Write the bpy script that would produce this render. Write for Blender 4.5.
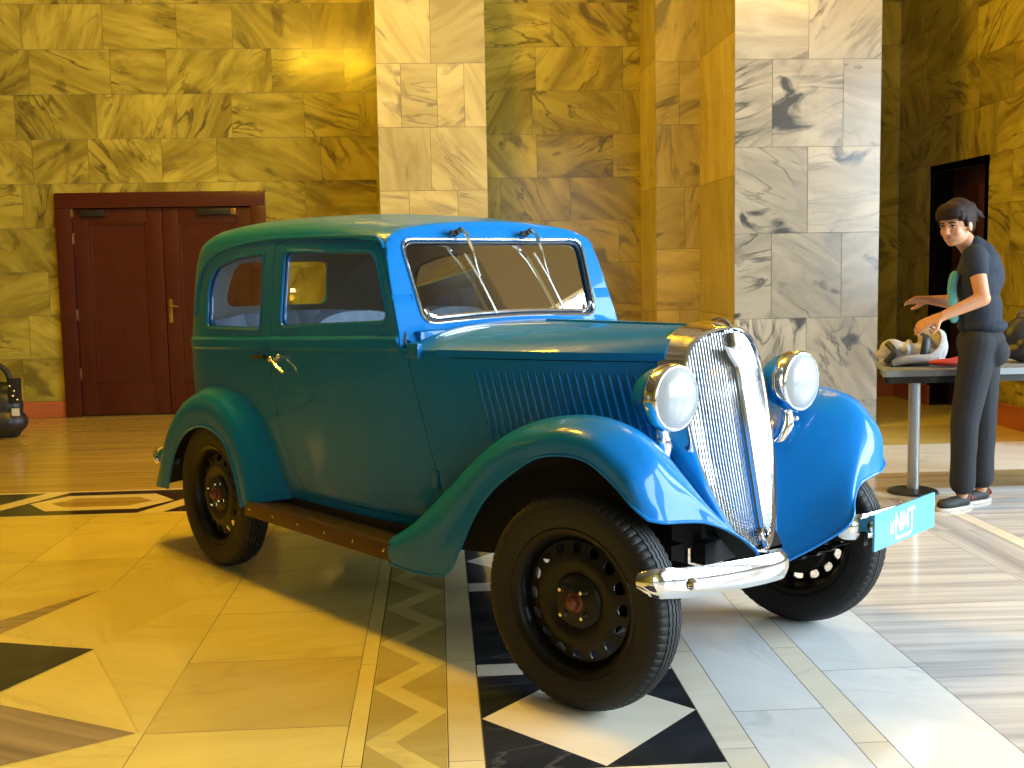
import bpy, bmesh, math, random
import numpy as np
from mathutils import Vector, Matrix, Euler
random.seed(7)
for o in list(bpy.data.objects): bpy.data.objects.remove(o)
SC = bpy.context.scene; COL = SC.collection
PI = math.pi

# ------------------------------------------------------------------ camera, world, light, exposure
cd = bpy.data.cameras.new('camera'); cam = bpy.data.objects.new('camera', cd); COL.objects.link(cam)
cd.sensor_fit = 'HORIZONTAL'; cd.sensor_width = 36.0; cd.lens = 1126.84*36/1024; cd.clip_start = 0.05; cd.clip_end = 100
def cam_axes(pitch, roll, turn):
    f = Vector((0, math.cos(pitch), -math.sin(pitch))); r = Vector((1, 0, 0)); u = r.cross(f)
    r2 = math.cos(roll)*r+math.sin(roll)*u; u2 = -math.sin(roll)*r+math.cos(roll)*u
    q = Matrix.Rotation(-turn, 3, 'Z')
    return q@r2, q@u2, q@f
TH = math.radians(3.7)
r_, u_, f_ = cam_axes(.1022, -.0179, TH)
m4 = Matrix.Identity(4)
for i in range(3): m4[i][0] = r_[i]; m4[i][1] = u_[i]; m4[i][2] = -f_[i]
m4[2][3] = 1.3071
cam.matrix_world = m4; SC.camera = cam
SC.view_settings.view_transform = 'Standard'; SC.view_settings.look = 'None'
SC.view_settings.gamma = 1; SC.view_settings.use_curve_mapping = False
SC.view_settings.exposure = 0.0
W = bpy.data.worlds.new('world'); SC.world = W; W.use_nodes = True
W.node_tree.nodes['Background'].inputs[0].default_value = (.75, .85, 1, 1)
W.node_tree.nodes['Background'].inputs[1].default_value = .06
def area(name, loc, target, sx, sy, power, color, spread=PI):
    l = bpy.data.lights.new(name, 'AREA'); l.shape = 'RECTANGLE'; l.size = sx; l.size_y = sy
    l.energy = power; l.color = color; l.spread = spread
    o = bpy.data.objects.new(name, l); COL.objects.link(o); o.location = loc
    o.rotation_euler = (Vector(target)-Vector(loc)).to_track_quat('-Z', 'Y').to_euler()
    return o
DAY = (.70, .87, 1.0); WARM = (1.0, .58, .012)
# daylight through the three tall windows of the right hand side of the hall
WINS = [(-1.0, 1.8), (1.7, 1.8), (4.4, 1.8)]
for wy, ww in WINS:
    area('daylight', (7.32, wy, 2.6), (0, wy, 2.6), ww, 3.7, 545, DAY)
area('daylight', (2.6, -4.72, 2.3), (2.6, 0, 2.3), 2.2, 3.2, 50, DAY)
CHAND = [(-1.35, 5.8, 5.45, 1080), (-13.0, 9.3, 3.9, 30), (3.0, 7.2, 5.0, 140)]  # last one is an added, unseen lamp to brighten the right wall

# ------------------------------------------------------------------ materials
def new_mat(name):
    m = bpy.data.materials.new(name); m.use_nodes = True
    nt = m.node_tree; b = nt.nodes['Principled BSDF']
    return m, nt, b
def pmat(name, col, rough=.5, metal=0., coat=0., spec=None, noise=0., nscale=20., bump=0., emit=None, es=0.):
    m, nt, b = new_mat(name)
    b.inputs['Base Color'].default_value = (*col, 1); b.inputs['Roughness'].default_value = rough
    b.inputs['Metallic'].default_value = metal; b.inputs['Coat Weight'].default_value = coat
    b.inputs['Coat Roughness'].default_value = .03
    if spec is not None: b.inputs['Specular IOR Level'].default_value = spec
    if emit: b.inputs['Emission Color'].default_value = (*emit, 1); b.inputs['Emission Strength'].default_value = es
    if noise or bump:
        tc = nt.nodes.new('ShaderNodeTexCoord'); n = nt.nodes.new('ShaderNodeTexNoise')
        n.inputs['Scale'].default_value = nscale; n.inputs['Detail'].default_value = 5
        nt.links.new(tc.outputs['Object'], n.inputs['Vector'])
        if noise:
            mx = nt.nodes.new('ShaderNodeMix'); mx.data_type = 'RGBA'
            mx.inputs[6].default_value = (*[c*(1-noise) for c in col], 1); mx.inputs[7].default_value = (*[min(1, c*(1+noise)) for c in col], 1)
            nt.links.new(n.outputs['Fac'], mx.inputs[0]); nt.links.new(mx.outputs[2], b.inputs['Base Color'])
        if bump:
            bp = nt.nodes.new('ShaderNodeBump'); bp.inputs['Strength'].default_value = bump; bp.inputs['Distance'].default_value = .01
            nt.links.new(n.outputs['Fac'], bp.inputs['Height']); nt.links.new(bp.outputs['Normal'], b.inputs['Normal'])
    return m
def marble(name, base, shade, vein, rough=.22, vamount=.6, stripes=0., blotch=0.):
    """UV in metres, one random turn and shift per slab"""
    m, nt, b = new_mat(name); N = nt.nodes.new; L = nt.links.new
    uv = N('ShaderNodeUVMap'); at = N('ShaderNodeAttribute'); at.attribute_name = 'tone'
    mp = N('ShaderNodeMapping'); mp.inputs['Scale'].default_value = (.55, 2.1, 1) if not stripes else (.12, 3.2, 1)
    L(uv.outputs[0], mp.inputs[0])
    n1 = N('ShaderNodeTexNoise'); n1.inputs['Scale'].default_value = 1.9 if not stripes else 4.2; n1.inputs['Detail'].default_value = 9; n1.inputs['Roughness'].default_value = .62; n1.inputs['Distortion'].default_value = 1.1 if not stripes else .15
    L(mp.outputs[0], n1.inputs['Vector'])
    r1 = N('ShaderNodeValToRGB'); r1.color_ramp.elements[0].position = .36; r1.color_ramp.elements[1].position = .60
    r1.color_ramp.elements[0].color = (*shade, 1); r1.color_ramp.elements[1].color = (*base, 1)
    L(n1.outputs['Fac'], r1.inputs[0])
    # thin veins: ridges of a distorted noise
    mp2 = N('ShaderNodeMapping'); mp2.inputs['Scale'].default_value = (.5, 1.7, 1) if not stripes else (.1, 2.5, 1); mp2.inputs['Location'].default_value = (3.1, 7.7, 0)
    L(uv.outputs[0], mp2.inputs[0])
    n2 = N('ShaderNodeTexNoise'); n2.inputs['Scale'].default_value = 1.6; n2.inputs['Detail'].default_value = 7; n2.inputs['Distortion'].default_value = 1.6 if not stripes else .2
    L(mp2.outputs[0], n2.inputs['Vector'])
    a1 = N('ShaderNodeMath'); a1.operation = 'SUBTRACT'; a1.inputs[1].default_value = .5; L(n2.outputs['Fac'], a1.inputs[0])
    a2 = N('ShaderNodeMath'); a2.operation = 'ABSOLUTE'; L(a1.outputs[0], a2.inputs[0])
    a3 = N('ShaderNodeMapRange'); a3.inputs[1].default_value = 0; a3.inputs[2].default_value = .030; a3.inputs[3].default_value = vamount; a3.inputs[4].default_value = 0
    L(a2.outputs[0], a3.inputs[0])
    # veins come and go
    n3 = N('ShaderNodeTexNoise'); n3.inputs['Scale'].default_value = 1.3; L(uv.outputs[0], n3.inputs['Vector'])
    a4 = N('ShaderNodeMapRange'); a4.inputs[1].default_value = .45; a4.inputs[2].default_value = .62; L(n3.outputs['Fac'], a4.inputs[0])
    a5 = N('ShaderNodeMath'); a5.operation = 'MULTIPLY'; L(a3.outputs[0], a5.inputs[0]); L(a4.outputs[0], a5.inputs[1])
    mx = N('ShaderNodeMix'); mx.data_type = 'RGBA'; mx.inputs[7].default_value = (*vein, 1)
    L(a5.outputs[0], mx.inputs[0]); L(r1.outputs[0], mx.inputs[6])
    out = mx.outputs[2]
    if blotch:
        n4 = N('ShaderNodeTexNoise'); n4.inputs['Scale'].default_value = 2.4; n4.inputs['Detail'].default_value = 8; n4.inputs['Distortion'].default_value = .8
        mp3 = N('ShaderNodeMapping'); mp3.inputs['Location'].default_value = (11.3, 2.2, 0); mp3.inputs['Scale'].default_value = (.8, 1.6, 1)
        L(uv.outputs[0], mp3.inputs[0]); L(mp3.outputs[0], n4.inputs['Vector'])
        a6 = N('ShaderNodeMapRange'); a6.inputs[1].default_value = .60; a6.inputs[2].default_value = .67; a6.inputs[4].default_value = blotch
        L(n4.outputs['Fac'], a6.inputs[0])
        m2 = N('ShaderNodeMix'); m2.data_type = 'RGBA'; m2.inputs[7].default_value = (*vein, 1)
        L(a6.outputs[0], m2.inputs[0]); L(out, m2.inputs[6]); out = m2.outputs[2]
    hs = N('ShaderNodeHueSaturation'); L(out, hs.inputs['Color']); L(at.outputs['Fac'], hs.inputs['Value'])
    L(hs.outputs[0], b.inputs['Base Color']); b.inputs['Roughness'].default_value = rough
    return m
def glass_mat(name, tint, refl=1.0):
    m = bpy.data.materials.new(name); m.use_nodes = True; nt = m.node_tree; nt.nodes.clear(); N = nt.nodes.new; L = nt.links.new
    o = N('ShaderNodeOutputMaterial'); mx = N('ShaderNodeMixShader'); t = N('ShaderNodeBsdfTransparent'); g = N('ShaderNodeBsdfGlossy')
    t.inputs[0].default_value = (*tint, 1); g.inputs['Roughness'].default_value = .02; g.inputs[0].default_value = (refl, refl, refl, 1)
    fr = N('ShaderNodeFresnel'); fr.inputs[0].default_value = 1.45
    L(fr.outputs[0], mx.inputs[0]); L(t.outputs[0], mx.inputs[1]); L(g.outputs[0], mx.inputs[2]); L(mx.outputs[0], o.inputs[0])
    return m
M = {}
M['wall'] = marble('warm_cast_marble', (.40, .325, .048), (.20, .15, .02), (.05, .035, .012), .17, .85, blotch=.6)  # yellow cast of the lamps put into the stone colour
M['white'] = marble('white_marble', (.42, .38, .30), (.26, .235, .19), (.04, .04, .04), .2, .85, blotch=.95)
M['cream'] = marble('warm_white_marble', (.50, .42, .19), (.36, .29, .12), (.13, .12, .09), .25, .6, blotch=.7)  # white pilaster stone with the warm light put into its colour
M['lamplit_side'] = marble('lamplit_marble', (.62, .50, .15), (.50, .39, .10), (.28, .17, .04), .25, .4)  # side faces of white stone, their yellow lamplight painted into the colour
M['grout'] = pmat('grout', (.10, .08, .045), .9)
M['floor_warm_cast'] = marble('floor_warm_cast', (.78, .65, .20), (.71, .58, .16), (.42, .33, .12), .13, .3)  # white floor stone, yellow lamplight put into the base colour
M['floor_dark_warm'] = marble('floor_dark_warm', (.50, .36, .09), (.36, .25, .06), (.22, .13, .03), .16, .4, stripes=1)  # darker striped stone, lamp yellow put into its colour as well
M['floor_half_warm'] = marble('floor_half_warm', (.82, .71, .40), (.74, .63, .33), (.5, .4, .2), .13, .25)  # pale strip, colour set between its lamplit and daylit look
M['floor_strip'] = marble('floor_strip', (.88, .80, .66), (.80, .72, .58), (.5, .42, .3), .13, .25)
M['floor_tan'] = marble('floor_tan', (.66, .53, .16), (.59, .46, .13), (.35, .28, .18), .13, .3)
M['floor_grey'] = marble('floor_grey', (.88, .88, .87), (.78, .79, .79), (.40, .41, .43), .13, .3)
M['floor_stripe'] = marble('floor_striped', (.72, .70, .69), (.45, .44, .45), (.33, .32, .33), .13, .4, stripes=1)
M['floor_black'] = marble('floor_black', (.018, .02, .024), (.03, .033, .04), (.16, .16, .17), .13, .35)
M['floor_brown'] = marble('floor_brown', (.42, .32, .18), (.26, .19, .11), (.12, .09, .06), .13, .3, stripes=1)
M['base'] = marble('red_marble', (.42, .115, .035), (.30, .08, .03), (.1, .03, .02), .3, .3)
M['ceiling'] = pmat('plaster', (.20, .17, .12), .9)
M['paint'] = pmat('blue_paint', (.003, .178, .54), .35, coat=.34, spec=.1)
M['under'] = pmat('black_underside', (.008, .008, .008), .8)
M['chrome'] = pmat('chrome', (.86, .86, .88), .10, 1)
M['bars'] = pmat('polished_bars', (.55, .56, .57), .18, 1)
M['nickel'] = pmat('worn_nickel', (.78, .76, .72), .2, 1)
M['tyre'] = pmat('tyre_rubber', (.011, .0108, .011), .62, noise=.2, nscale=30)
M['steel'] = pmat('black_wheel_steel', (.006, .0055, .005), .42, coat=.1, spec=.3)
M['copper'] = pmat('copper_cap', (.22, .07, .04), .4, .5)
M['lens'] = pmat('lens_glass', (.42, .43, .43), .25, .0, coat=.6)
M['glass'] = glass_mat('clear_glass', (.88, .92, .92))
M['gasket'] = pmat('rubber_gasket', (.015, .016, .02), .5)
M['lining'] = pmat('grey_lining', (.36, .38, .41), .9)
M['seat'] = pmat('blue_grey_cloth', (.26, .34, .48), .85, noise=.15, nscale=60)
M['tread'] = pmat('ribbed_mat', (.085, .062, .028), .6, noise=.3, nscale=25)
M['edge'] = pmat('rusty_trim', (.075, .03, .012), .4, .35, noise=.4, nscale=30)
M['core'] = pmat('radiator_core', (.03, .03, .035), .6)
M['door'] = pmat('mahogany', (.055, .010, .005), .28, noise=.25, nscale=8)
M['brass'] = pmat('brass', (.65, .45, .18), .25, 1)
M['dark'] = pmat('dark_metal', (.03, .027, .022), .4, .6)
M['skin'] = pmat('skin', (.52, .235, .115), .5, noise=.08, nscale=30)
M['hair'] = pmat('dark_hair', (.016, .006, .005), .7, spec=.25, noise=.4, nscale=90)
M['shirt'] = pmat('navy_cotton', (.008, .014, .027), .85, noise=.2, nscale=60)
M['teal'] = pmat('teal_print', (.10, .36, .36), .8)
M['jeans'] = pmat('charcoal_denim', (.012, .0125, .017), .85, noise=.3, nscale=120)
M['shoe'] = pmat('black_canvas', (.015, .014, .014), .7)
M['sole'] = pmat('light_sole', (.55, .5, .42), .7)
M['red'] = pmat('red_cloth', (.42, .03, .02), .7)
M['table'] = pmat('grey_laminate', (.25, .26, .27), .4)
M['leg'] = pmat('brushed_steel', (.42, .43, .43), .35, .8)
M['cloth'] = pmat('pale_grey_cloth', (.42, .40, .38), .9, noise=.15, nscale=30, bump=.3)
M['black'] = pmat('black_leather', (.012, .011, .011), .45, noise=.3, nscale=40)
M['sign'] = pmat('sky_blue_board', (.10, .48, .74), .35)
M['print'] = pmat('white_print', (.86, .88, .88), .5)
M['bulb'] = pmat('bulb', (1, .8, .5), .5, emit=(1.0, .62, .2), es=60)
M['frame_white'] = pmat('window_paint', (.7, .7, .68), .5)
M['sclera'] = pmat('eye_white', (.6, .55, .5), .4)
M['iris'] = pmat('dark_iris', (.02, .012, .01), .3)
M['lips'] = pmat('lips', (.45, .14, .10), .5)

# ------------------------------------------------------------------ mesh helpers
class G:
    """collects polygons"""
    def __init__(s): s.v = []; s.f = []; s.m = []
    def add(s, vs, fs, mi=0):
        k = len(s.v); s.v += [tuple(map(float, p)) for p in vs]
        s.f += [tuple(k+i for i in f) for f in fs]; s.m += [mi]*len(fs); return s
    def grid(s, rows, cu=False, cv=False, mi=0, flip=False):
        n, m = len(rows), len(rows[0]); vs = [p for r in rows for p in r]; fs = []
        for i in range(n if cu else n-1):
            for j in range(m if cv else m-1):
                a, b, c, d = i*m+j, i*m+(j+1) % m, ((i+1) % n)*m+(j+1) % m, ((i+1) % n)*m+j
                fs.append((a, d, c, b) if flip else (a, b, c, d))
        return s.add(vs, fs, mi)
    def box(s, lo, hi, mi=0, bev=0.):
        bm = bmesh.new(); bmesh.ops.create_cube(bm, size=1)
        c = [(a+b)/2 for a, b in zip(lo, hi)]; d = [abs(b-a) for a, b in zip(lo, hi)]
        for v in bm.verts: v.co = Vector([c[i]+v.co[i]*d[i] for i in range(3)])
        if bev: bmesh.ops.bevel(bm, geom=list(bm.edges), offset=min(bev, min(d)*.45), segments=2, profile=.7, affect='EDGES')
        return s.bm(bm, mi)
    def bm(s, bm, mi=0, mat=None):
        bm.verts.index_update()
        vs = [(mat@v.co if mat else v.co.copy()) for v in bm.verts]; fs = [tuple(v.index for v in f.verts) for f in bm.faces]
        bm.free(); return s.add(vs, fs, mi)
    def tube(s, path, r, seg=8, closed=False, mi=0, cap=True, flat=None):
        P = [Vector(p) for p in path]; n = len(P); rs = r if isinstance(r, (list, tuple)) else [r]*n
        rows = []; up = None
        for i in range(n):
            a = P[(i-1) % n] if (closed or i > 0) else P[i]; b = P[(i+1) % n] if (closed or i < n-1) else P[i]
            t = (b-a).normalized() if (b-a).length > 1e-9 else Vector((0, 0, 1))
            if up is None: up = Vector((0, 0, 1)) if abs(t.z) < .9 else Vector((1, 0, 0))
            x = t.cross(up).normalized(); up = x.cross(t).normalized()
            fl = flat or (1, 1)
            rows.append([P[i]+rs[i]*(fl[0]*math.cos(2*PI*k/seg)*x+fl[1]*math.sin(2*PI*k/seg)*up) for k in range(seg)])
        s.grid(rows, cu=closed, cv=True, mi=mi)
        if cap and not closed:
            k = len(s.v)-n*seg; s.f.append(tuple(k+j for j in range(seg))[::-1]); s.f.append(tuple(k+(n-1)*seg+j for j in range(seg))); s.m += [mi, mi]
        return s
    def lathe(s, prof, seg=48, mi=0, mat=None, cap=False):
        """profile of (radius, height) turned about Z, then placed by mat"""
        rows = [[Vector((r*math.cos(2*PI*k/seg), r*math.sin(2*PI*k/seg), h)) for k in range(seg)] for r, h in prof]
        if mat: rows = [[mat@p for p in r] for r in rows]
        s.grid(rows, cv=True, mi=mi, flip=True)
        return s
    def ball(s, c, r, seg=24, rings=14, mi=0, rot=None):
        r = (r, r, r) if isinstance(r, (int, float)) else r; rows = []
        for i in range(rings+1):
            a = PI*i/rings; row = []
            for k in range(seg):
                p = Vector((r[0]*math.sin(a)*math.cos(2*PI*k/seg), r[1]*math.sin(a)*math.sin(2*PI*k/seg), r[2]*math.cos(a)))
                row.append((rot@p if rot else p)+Vector(c))
            rows.append(row)
        return s.grid(rows, cv=True, mi=mi, flip=False)
    def capsule(s, a, b, ra, rb, seg=16, mi=0):
        a, b = Vector(a), Vector(b); d = (b-a).normalized(); x = d.orthogonal().normalized(); y = d.cross(x); rows = []
        for i in range(6):
            t = -PI/2+PI/2*i/5; rows.append([a+d*ra*math.sin(t)+ra*max(.02, math.cos(t))*(math.cos(2*PI*k/seg)*x+math.sin(2*PI*k/seg)*y) for k in range(seg)])
        for i in range(6):
            t = PI/2*i/5; rows.append([b+d*rb*math.sin(t)+rb*max(.02, math.cos(t))*(math.cos(2*PI*k/seg)*x+math.sin(2*PI*k/seg)*y) for k in range(seg)])
        n = len(s.v); s.grid(rows, cv=True, mi=mi)
        s.f.append(tuple(n+j for j in range(seg))[::-1]); s.f.append(tuple(n+11*seg+j for j in range(seg))); s.m += [mi, mi]
        return s
    def prism(s, poly, axis, a, b, mi=0):
        """closed polygon (2D) extruded along an axis from a to b"""
        def pt(p, h):
            q = list(p); q.insert(axis, h); return q
        n = len(poly); vs = [pt(p, a) for p in poly]+[pt(p, b) for p in poly]
        fs = [tuple(range(n))[::-1], tuple(range(n, 2*n))]+[(i, (i+1) % n, n+(i+1) % n, n+i) for i in range(n)]
        return s.add(vs, fs, mi)
    def mesh(s, name, fix=True):
        me = bpy.data.meshes.new(name); me.from_pydata(s.v, [], s.f); me.update()
        if len(set(s.m)) > 1: me.polygons.foreach_set('material_index', s.m)
        if fix:
            bm = bmesh.new(); bm.from_mesh(me); bmesh.ops.remove_doubles(bm, verts=bm.verts, dist=1e-5)
            bmesh.ops.recalc_face_normals(bm, faces=bm.faces); bm.to_mesh(me); bm.free()
        return me
def smooth(me, ang=35):
    me.polygons.foreach_set('use_smooth', [True]*len(me.polygons)); me.set_sharp_from_angle(angle=math.radians(ang)); me.update()
def put(name, g, mats, parent=None, ang=35, fix=True):
    me = g.mesh(name, fix) if isinstance(g, G) else g
    for m in (mats if isinstance(mats, (list, tuple)) else [mats]):
        me.materials.append(M[m] if isinstance(m, str) else m)
    if ang: smooth(me, ang)
    o = bpy.data.objects.new(name, me); COL.objects.link(o)
    if parent: o.parent = parent
    return o
def tag(o, label=None, cat=None, group=None, kind=None):
    if label: o['label'] = label
    if cat: o['category'] = cat
    if group: o['group'] = group
    if kind: o['kind'] = kind
    return o
def thing(name, label, cat, loc=(0, 0, 0), rz=0, group=None):
    o = bpy.data.objects.new(name, None); COL.objects.link(o); o.location = loc; o.rotation_euler = (0, 0, rz); o.empty_display_size = .1
    return tag(o, label, cat, group)
def evaluated(me, mods):
    """mesh after a list of modifiers (type, {settings})"""
    if any('material_offset' in kw for t, kw in mods) and len(me.materials) < 2:
        me.materials.clear(); me.materials.append(M['paint']); me.materials.append(M['under'])
    o = bpy.data.objects.new('work', me); COL.objects.link(o)
    for t, kw in mods:
        md = o.modifiers.new(t, t)
        for k, v in kw.items(): setattr(md, k, v)
    dg = bpy.context.evaluated_depsgraph_get(); dg.update()
    r = bpy.data.meshes.new_from_object(o.evaluated_get(dg)); bpy.data.objects.remove(o); return r
def boolean(me, cut, op, solver='EXACT'):
    c = bpy.data.objects.new('cut', cut); COL.objects.link(c)
    r = evaluated(me, [('BOOLEAN', dict(object=c, operation=op, solver=solver))]); bpy.data.objects.remove(c); return r
def pick(fn, tab):
    xs = [t[0] for t in tab]; ys = [t[1] for t in tab]; return float(np.interp(fn, xs, ys))
def catmull(P, n):
    """n points, evenly by arc length, on the Catmull-Rom curve through P"""
    P = [np.array(p, float) for p in P]; Q = [2*P[0]-P[1]]+P+[2*P[-1]-P[-2]]; out = []
    for i in range(1, len(Q)-2):
        for t in np.linspace(0, 1, 16, endpoint=False):
            a, b, c, d = Q[i-1], Q[i], Q[i+1], Q[i+2]
            out.append(.5*(2*b+(c-a)*t+(2*a-5*b+4*c-d)*t*t+(3*b-a-3*c+d)*t**3))
    out.append(P[-1]); return resample(out, n)
def resample(P, n):
    P = np.array(P, float); d = np.concatenate([[0], np.cumsum(np.linalg.norm(np.diff(P, axis=0), axis=1))])
    t = np.linspace(0, d[-1], n); return np.stack([np.interp(t, d, P[:, k]) for k in range(P.shape[1])], 1)
def rounded(poly, r, n=6):
    """polygon with its corners rounded off"""
    out = []; k = len(poly); rr = r if isinstance(r, (list, tuple)) else [r]*k
    for i in range(k):
        p = np.array(poly[i], float); a = np.array(poly[i-1], float)-p; b = np.array(poly[(i+1) % k], float)-p
        q = min(rr[i], np.linalg.norm(a)*.48, np.linalg.norm(b)*.48); s = p+a/np.linalg.norm(a)*q; e = p+b/np.linalg.norm(b)*q
        for t in np.linspace(0, 1, n): out.append(tuple((1-t)**2*s+2*t*(1-t)*p+t*t*e))
    return out

# ------------------------------------------------------------------ the hall
def slabs(name, org, ud, wid, joints, mat, mode, holes=(), kind='structure', rot=.5, seed=1, extra=None, gap=.0018):
    """a wall of marble slabs: org = lower left corner, ud = unit vector along the wall, joints = heights"""
    rnd = random.Random(seed); ud = Vector(ud); o = Vector(org); nrm = ud.cross(Vector((0, 0, 1)))
    vs, fs, uvs, tone, mi = [], [], [], [], []
    def quad(u0, u1, z0, z1, m, off=0.):
        k = len(vs)
        for u, z in ((u0, z0), (u1, z0), (u1, z1), (u0, z1)): vs.append(o+ud*u+Vector((0, 0, z))-nrm*off)
        fs.append((k, k+1, k+2, k+3)); mi.append(m)
        a = rnd.uniform(-rot, rot)+rnd.choice([.0, .55, -.5, 1.5] if mode != 'strip' else [1.5, 1.45]); dx, dy = rnd.uniform(0, 60), rnd.uniform(0, 60); t = rnd.uniform(.78, 1.12)
        for u, z in ((u0, z0), (u1, z0), (u1, z1), (u0, z1)):
            uvs.append((math.cos(a)*u-math.sin(a)*z+dx, math.sin(a)*u+math.cos(a)*z+dy)); tone.append(t)
    for i in range(len(joints)-1):
        z0, z1 = joints[i], joints[i+1]; cuts = [0.]
        if mode == 'random':
            x = rnd.uniform(.25, .8)
            while x < wid-.2: cuts.append(x); x += rnd.choice([.5, .56, .66, .72, .82, .95])
        elif mode == 'pier':
            cuts += [[wid*.255, wid*.74], [wid*.5]][i % 2]
        elif mode == 'pilaster':
            cuts += [[wid*.48], [wid*.22, wid*.55, wid*.8], [wid*.5], [wid*.27, wid*.72]][i % 4]
        cuts.append(wid)
        for a, b in zip(cuts[:-1], cuts[1:]):
            parts = [(a+gap, b-gap, z0+gap, z1-gap)]
            for (h0, h1, k0, k1) in holes:
                nxt = []
                for (p0, p1, q0, q1) in parts:
                    if h1 <= p0 or h0 >= p1 or k1 <= q0 or k0 >= q1: nxt.append((p0, p1, q0, q1)); continue
                    if h0 > p0: nxt.append((p0, h0, q0, q1))
                    if h1 < p1: nxt.append((h1, p1, q0, q1))
                    m0, m1 = max(p0, h0), min(p1, h1)
                    if k0 > q0: nxt.append((m0, m1, q0, k0))
                    if k1 < q1: nxt.append((m0, m1, k1, q1))
                parts = nxt
            for p in parts: quad(*p, 0)
    # grout behind the slabs
    gp = [(0, wid, joints[0], joints[-1])]
    for (h0, h1, k0, k1) in holes:
        gp = [(0, h0, joints[0], joints[-1]), (h1, wid, joints[0], joints[-1]), (h0, h1, k1, joints[-1])]
        if k0 > joints[0]: gp.append((h0, h1, joints[0], k0))
    for p in gp: quad(*p, 1, .004)
    me = bpy.data.meshes.new(name); me.from_pydata([tuple(v) for v in vs], [], fs); me.polygons.foreach_set('material_index', mi)
    ul = me.uv_layers.new(name='UVMap'); ul.data.foreach_set('uv', [c for p in uvs for c in p])
    at = me.attributes.new('tone', 'FLOAT', 'POINT'); at.data.foreach_set('value', tone)
    me.materials.append(M[mat]); me.materials.append(M['grout']); me.update()
    ob = bpy.data.objects.new(name, me); COL.objects.link(ob); ob['kind'] = kind
    return ob
HT = 6.5
JW = [.15+.4*k for k in range(15)]+[HT]
JP = [0.0, .371]+[.912+.541*k for k in range(11)]
JP = [j for j in JP if j < HT]+[HT]
JR = [0.0, .206]+[.875+.669*k for k in range(9)]; JR = [j for j in JR if j < HT]+[HT]
YW, YP, YR = 10.70, 9.95, 8.78
DX0, DX1, DZ = -3.47, -1.57, 2.065
slabs('wall_back', (-17, YW, 0), (1, 0, 0), 21.45, JW, 'wall', 'random', holes=[(DX0+17, DX1+17, .0, DZ)], seed=11)
SIDE = iter(range(4, 20))
def pilaster(name, x0, x1, y0, y1, joints, mode, seed, side):
    a = slabs(name, (x0, y0, 0), (1, 0, 0), x1-x0, joints, 'white' if mode == 'pier' else 'cream', mode, seed=seed)
    sj = [0, .9, 2.0, 3.1, 4.2, HT]
    slabs('trim_%d' % next(SIDE), (x0, y1, 0), (0, -1, 0), y1-y0, sj, side, 'strip', seed=seed+5, rot=.08)
    slabs('trim_%d' % next(SIDE), (x1, y0, 0), (0, 1, 0), y1-y0, sj, side, 'strip', seed=seed+6, rot=.08)
pilaster('trim_1', -.477, .462, YP, YW, JP, 'pilaster', 21, 'lamplit_side')
pilaster('trim_2', 1.945, 2.9, YP, YW, JP, 'pilaster', 22, 'lamplit_side')
pilaster('trim_3', 2.338, 3.50, YR, YP+.1, JR, 'pier', 37, 'lamplit_side')
XR = 4.45
slabs('wall_right', (XR, YW, 0), (0, -1, 0), YW-7.3, JW, 'wall', 'random', holes=[(YW-9.93, YW-8.97, 0, 2.09)], seed=13)
slabs('wall_right', (XR, 7.3, 0), (1, 0, 0), 2.95, JW, 'wall', 'random', seed=14)
slabs('wall_left', (-17, -4.8, 0), (0, 1, 0), 15.5, JW, 'wall', 'random', seed=15)
slabs('wall_front', (7.4, -4.8, 0), (-1, 0, 0), 24.4, JW, 'wall', 'random', holes=[(7.4-3.7, 7.4-1.5, .6, 4.0)], seed=16)
wh = [(7.3-wy-ww/2, 7.3-wy+ww/2, .7, 4.5) for wy, ww in WINS]
def band_wall():
    g = G(); ys = sorted([7.3]+[wy+s*ww/2 for wy, ww in WINS for s in (-1, 1)]+[-4.8])
    for a, b in zip(ys[:-1], ys[1:]):
        op = any(abs((a+b)/2-wy) < .1 for wy, ww in WINS)
        if op: g.box((7.4, a, 0), (7.55, b, .7)); g.box((7.4, a, 4.5), (7.55, b, HT))
        else: g.box((7.4, a, 0), (7.55, b, HT))
    return g
tag(put('wall_east', band_wall(), 'ceiling', ang=None), kind='structure')
for i, (wy, ww) in enumerate(WINS):
    g = G(); y0, y1 = wy-ww/2, wy+ww/2
    for y in (y0, wy, y1): g.box((7.36, y-.03, .7), (7.44, y+.03, 4.5))
    for z in (.7, 1.65, 2.6, 3.55, 4.5): g.box((7.36, y0, z-.03), (7.44, y1, z+.03))
    tag(put('window_%d' % (i+1), g, 'frame_white', ang=None), kind='structure')
g = G()
for x in (1.5, 2.6, 3.7): g.box((x-.03, -4.82, .6), (x+.03, -4.74, 4.0))
for z in (.6, 1.75, 2.9, 4.0): g.box((1.5, -4.82, z-.03), (3.7, -4.74, z+.03))
tag(put('window_4', g, 'frame_white', ang=None), kind='structure')
g = G(); g.box((-17.1, -4.9, HT), (7.55, 10.8, HT+.1))
for x in range(-16, 7, 2): g.box((x-.15, -4.8, HT-.25), (x+.15, 10.7, HT))
for y in (-3, 0, 3, 6, 9): g.box((-17, y-.15, HT-.25), (7.4, y+.15, HT))
tag(put('ceiling', g, 'ceiling', ang=None), kind='structure')
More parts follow.
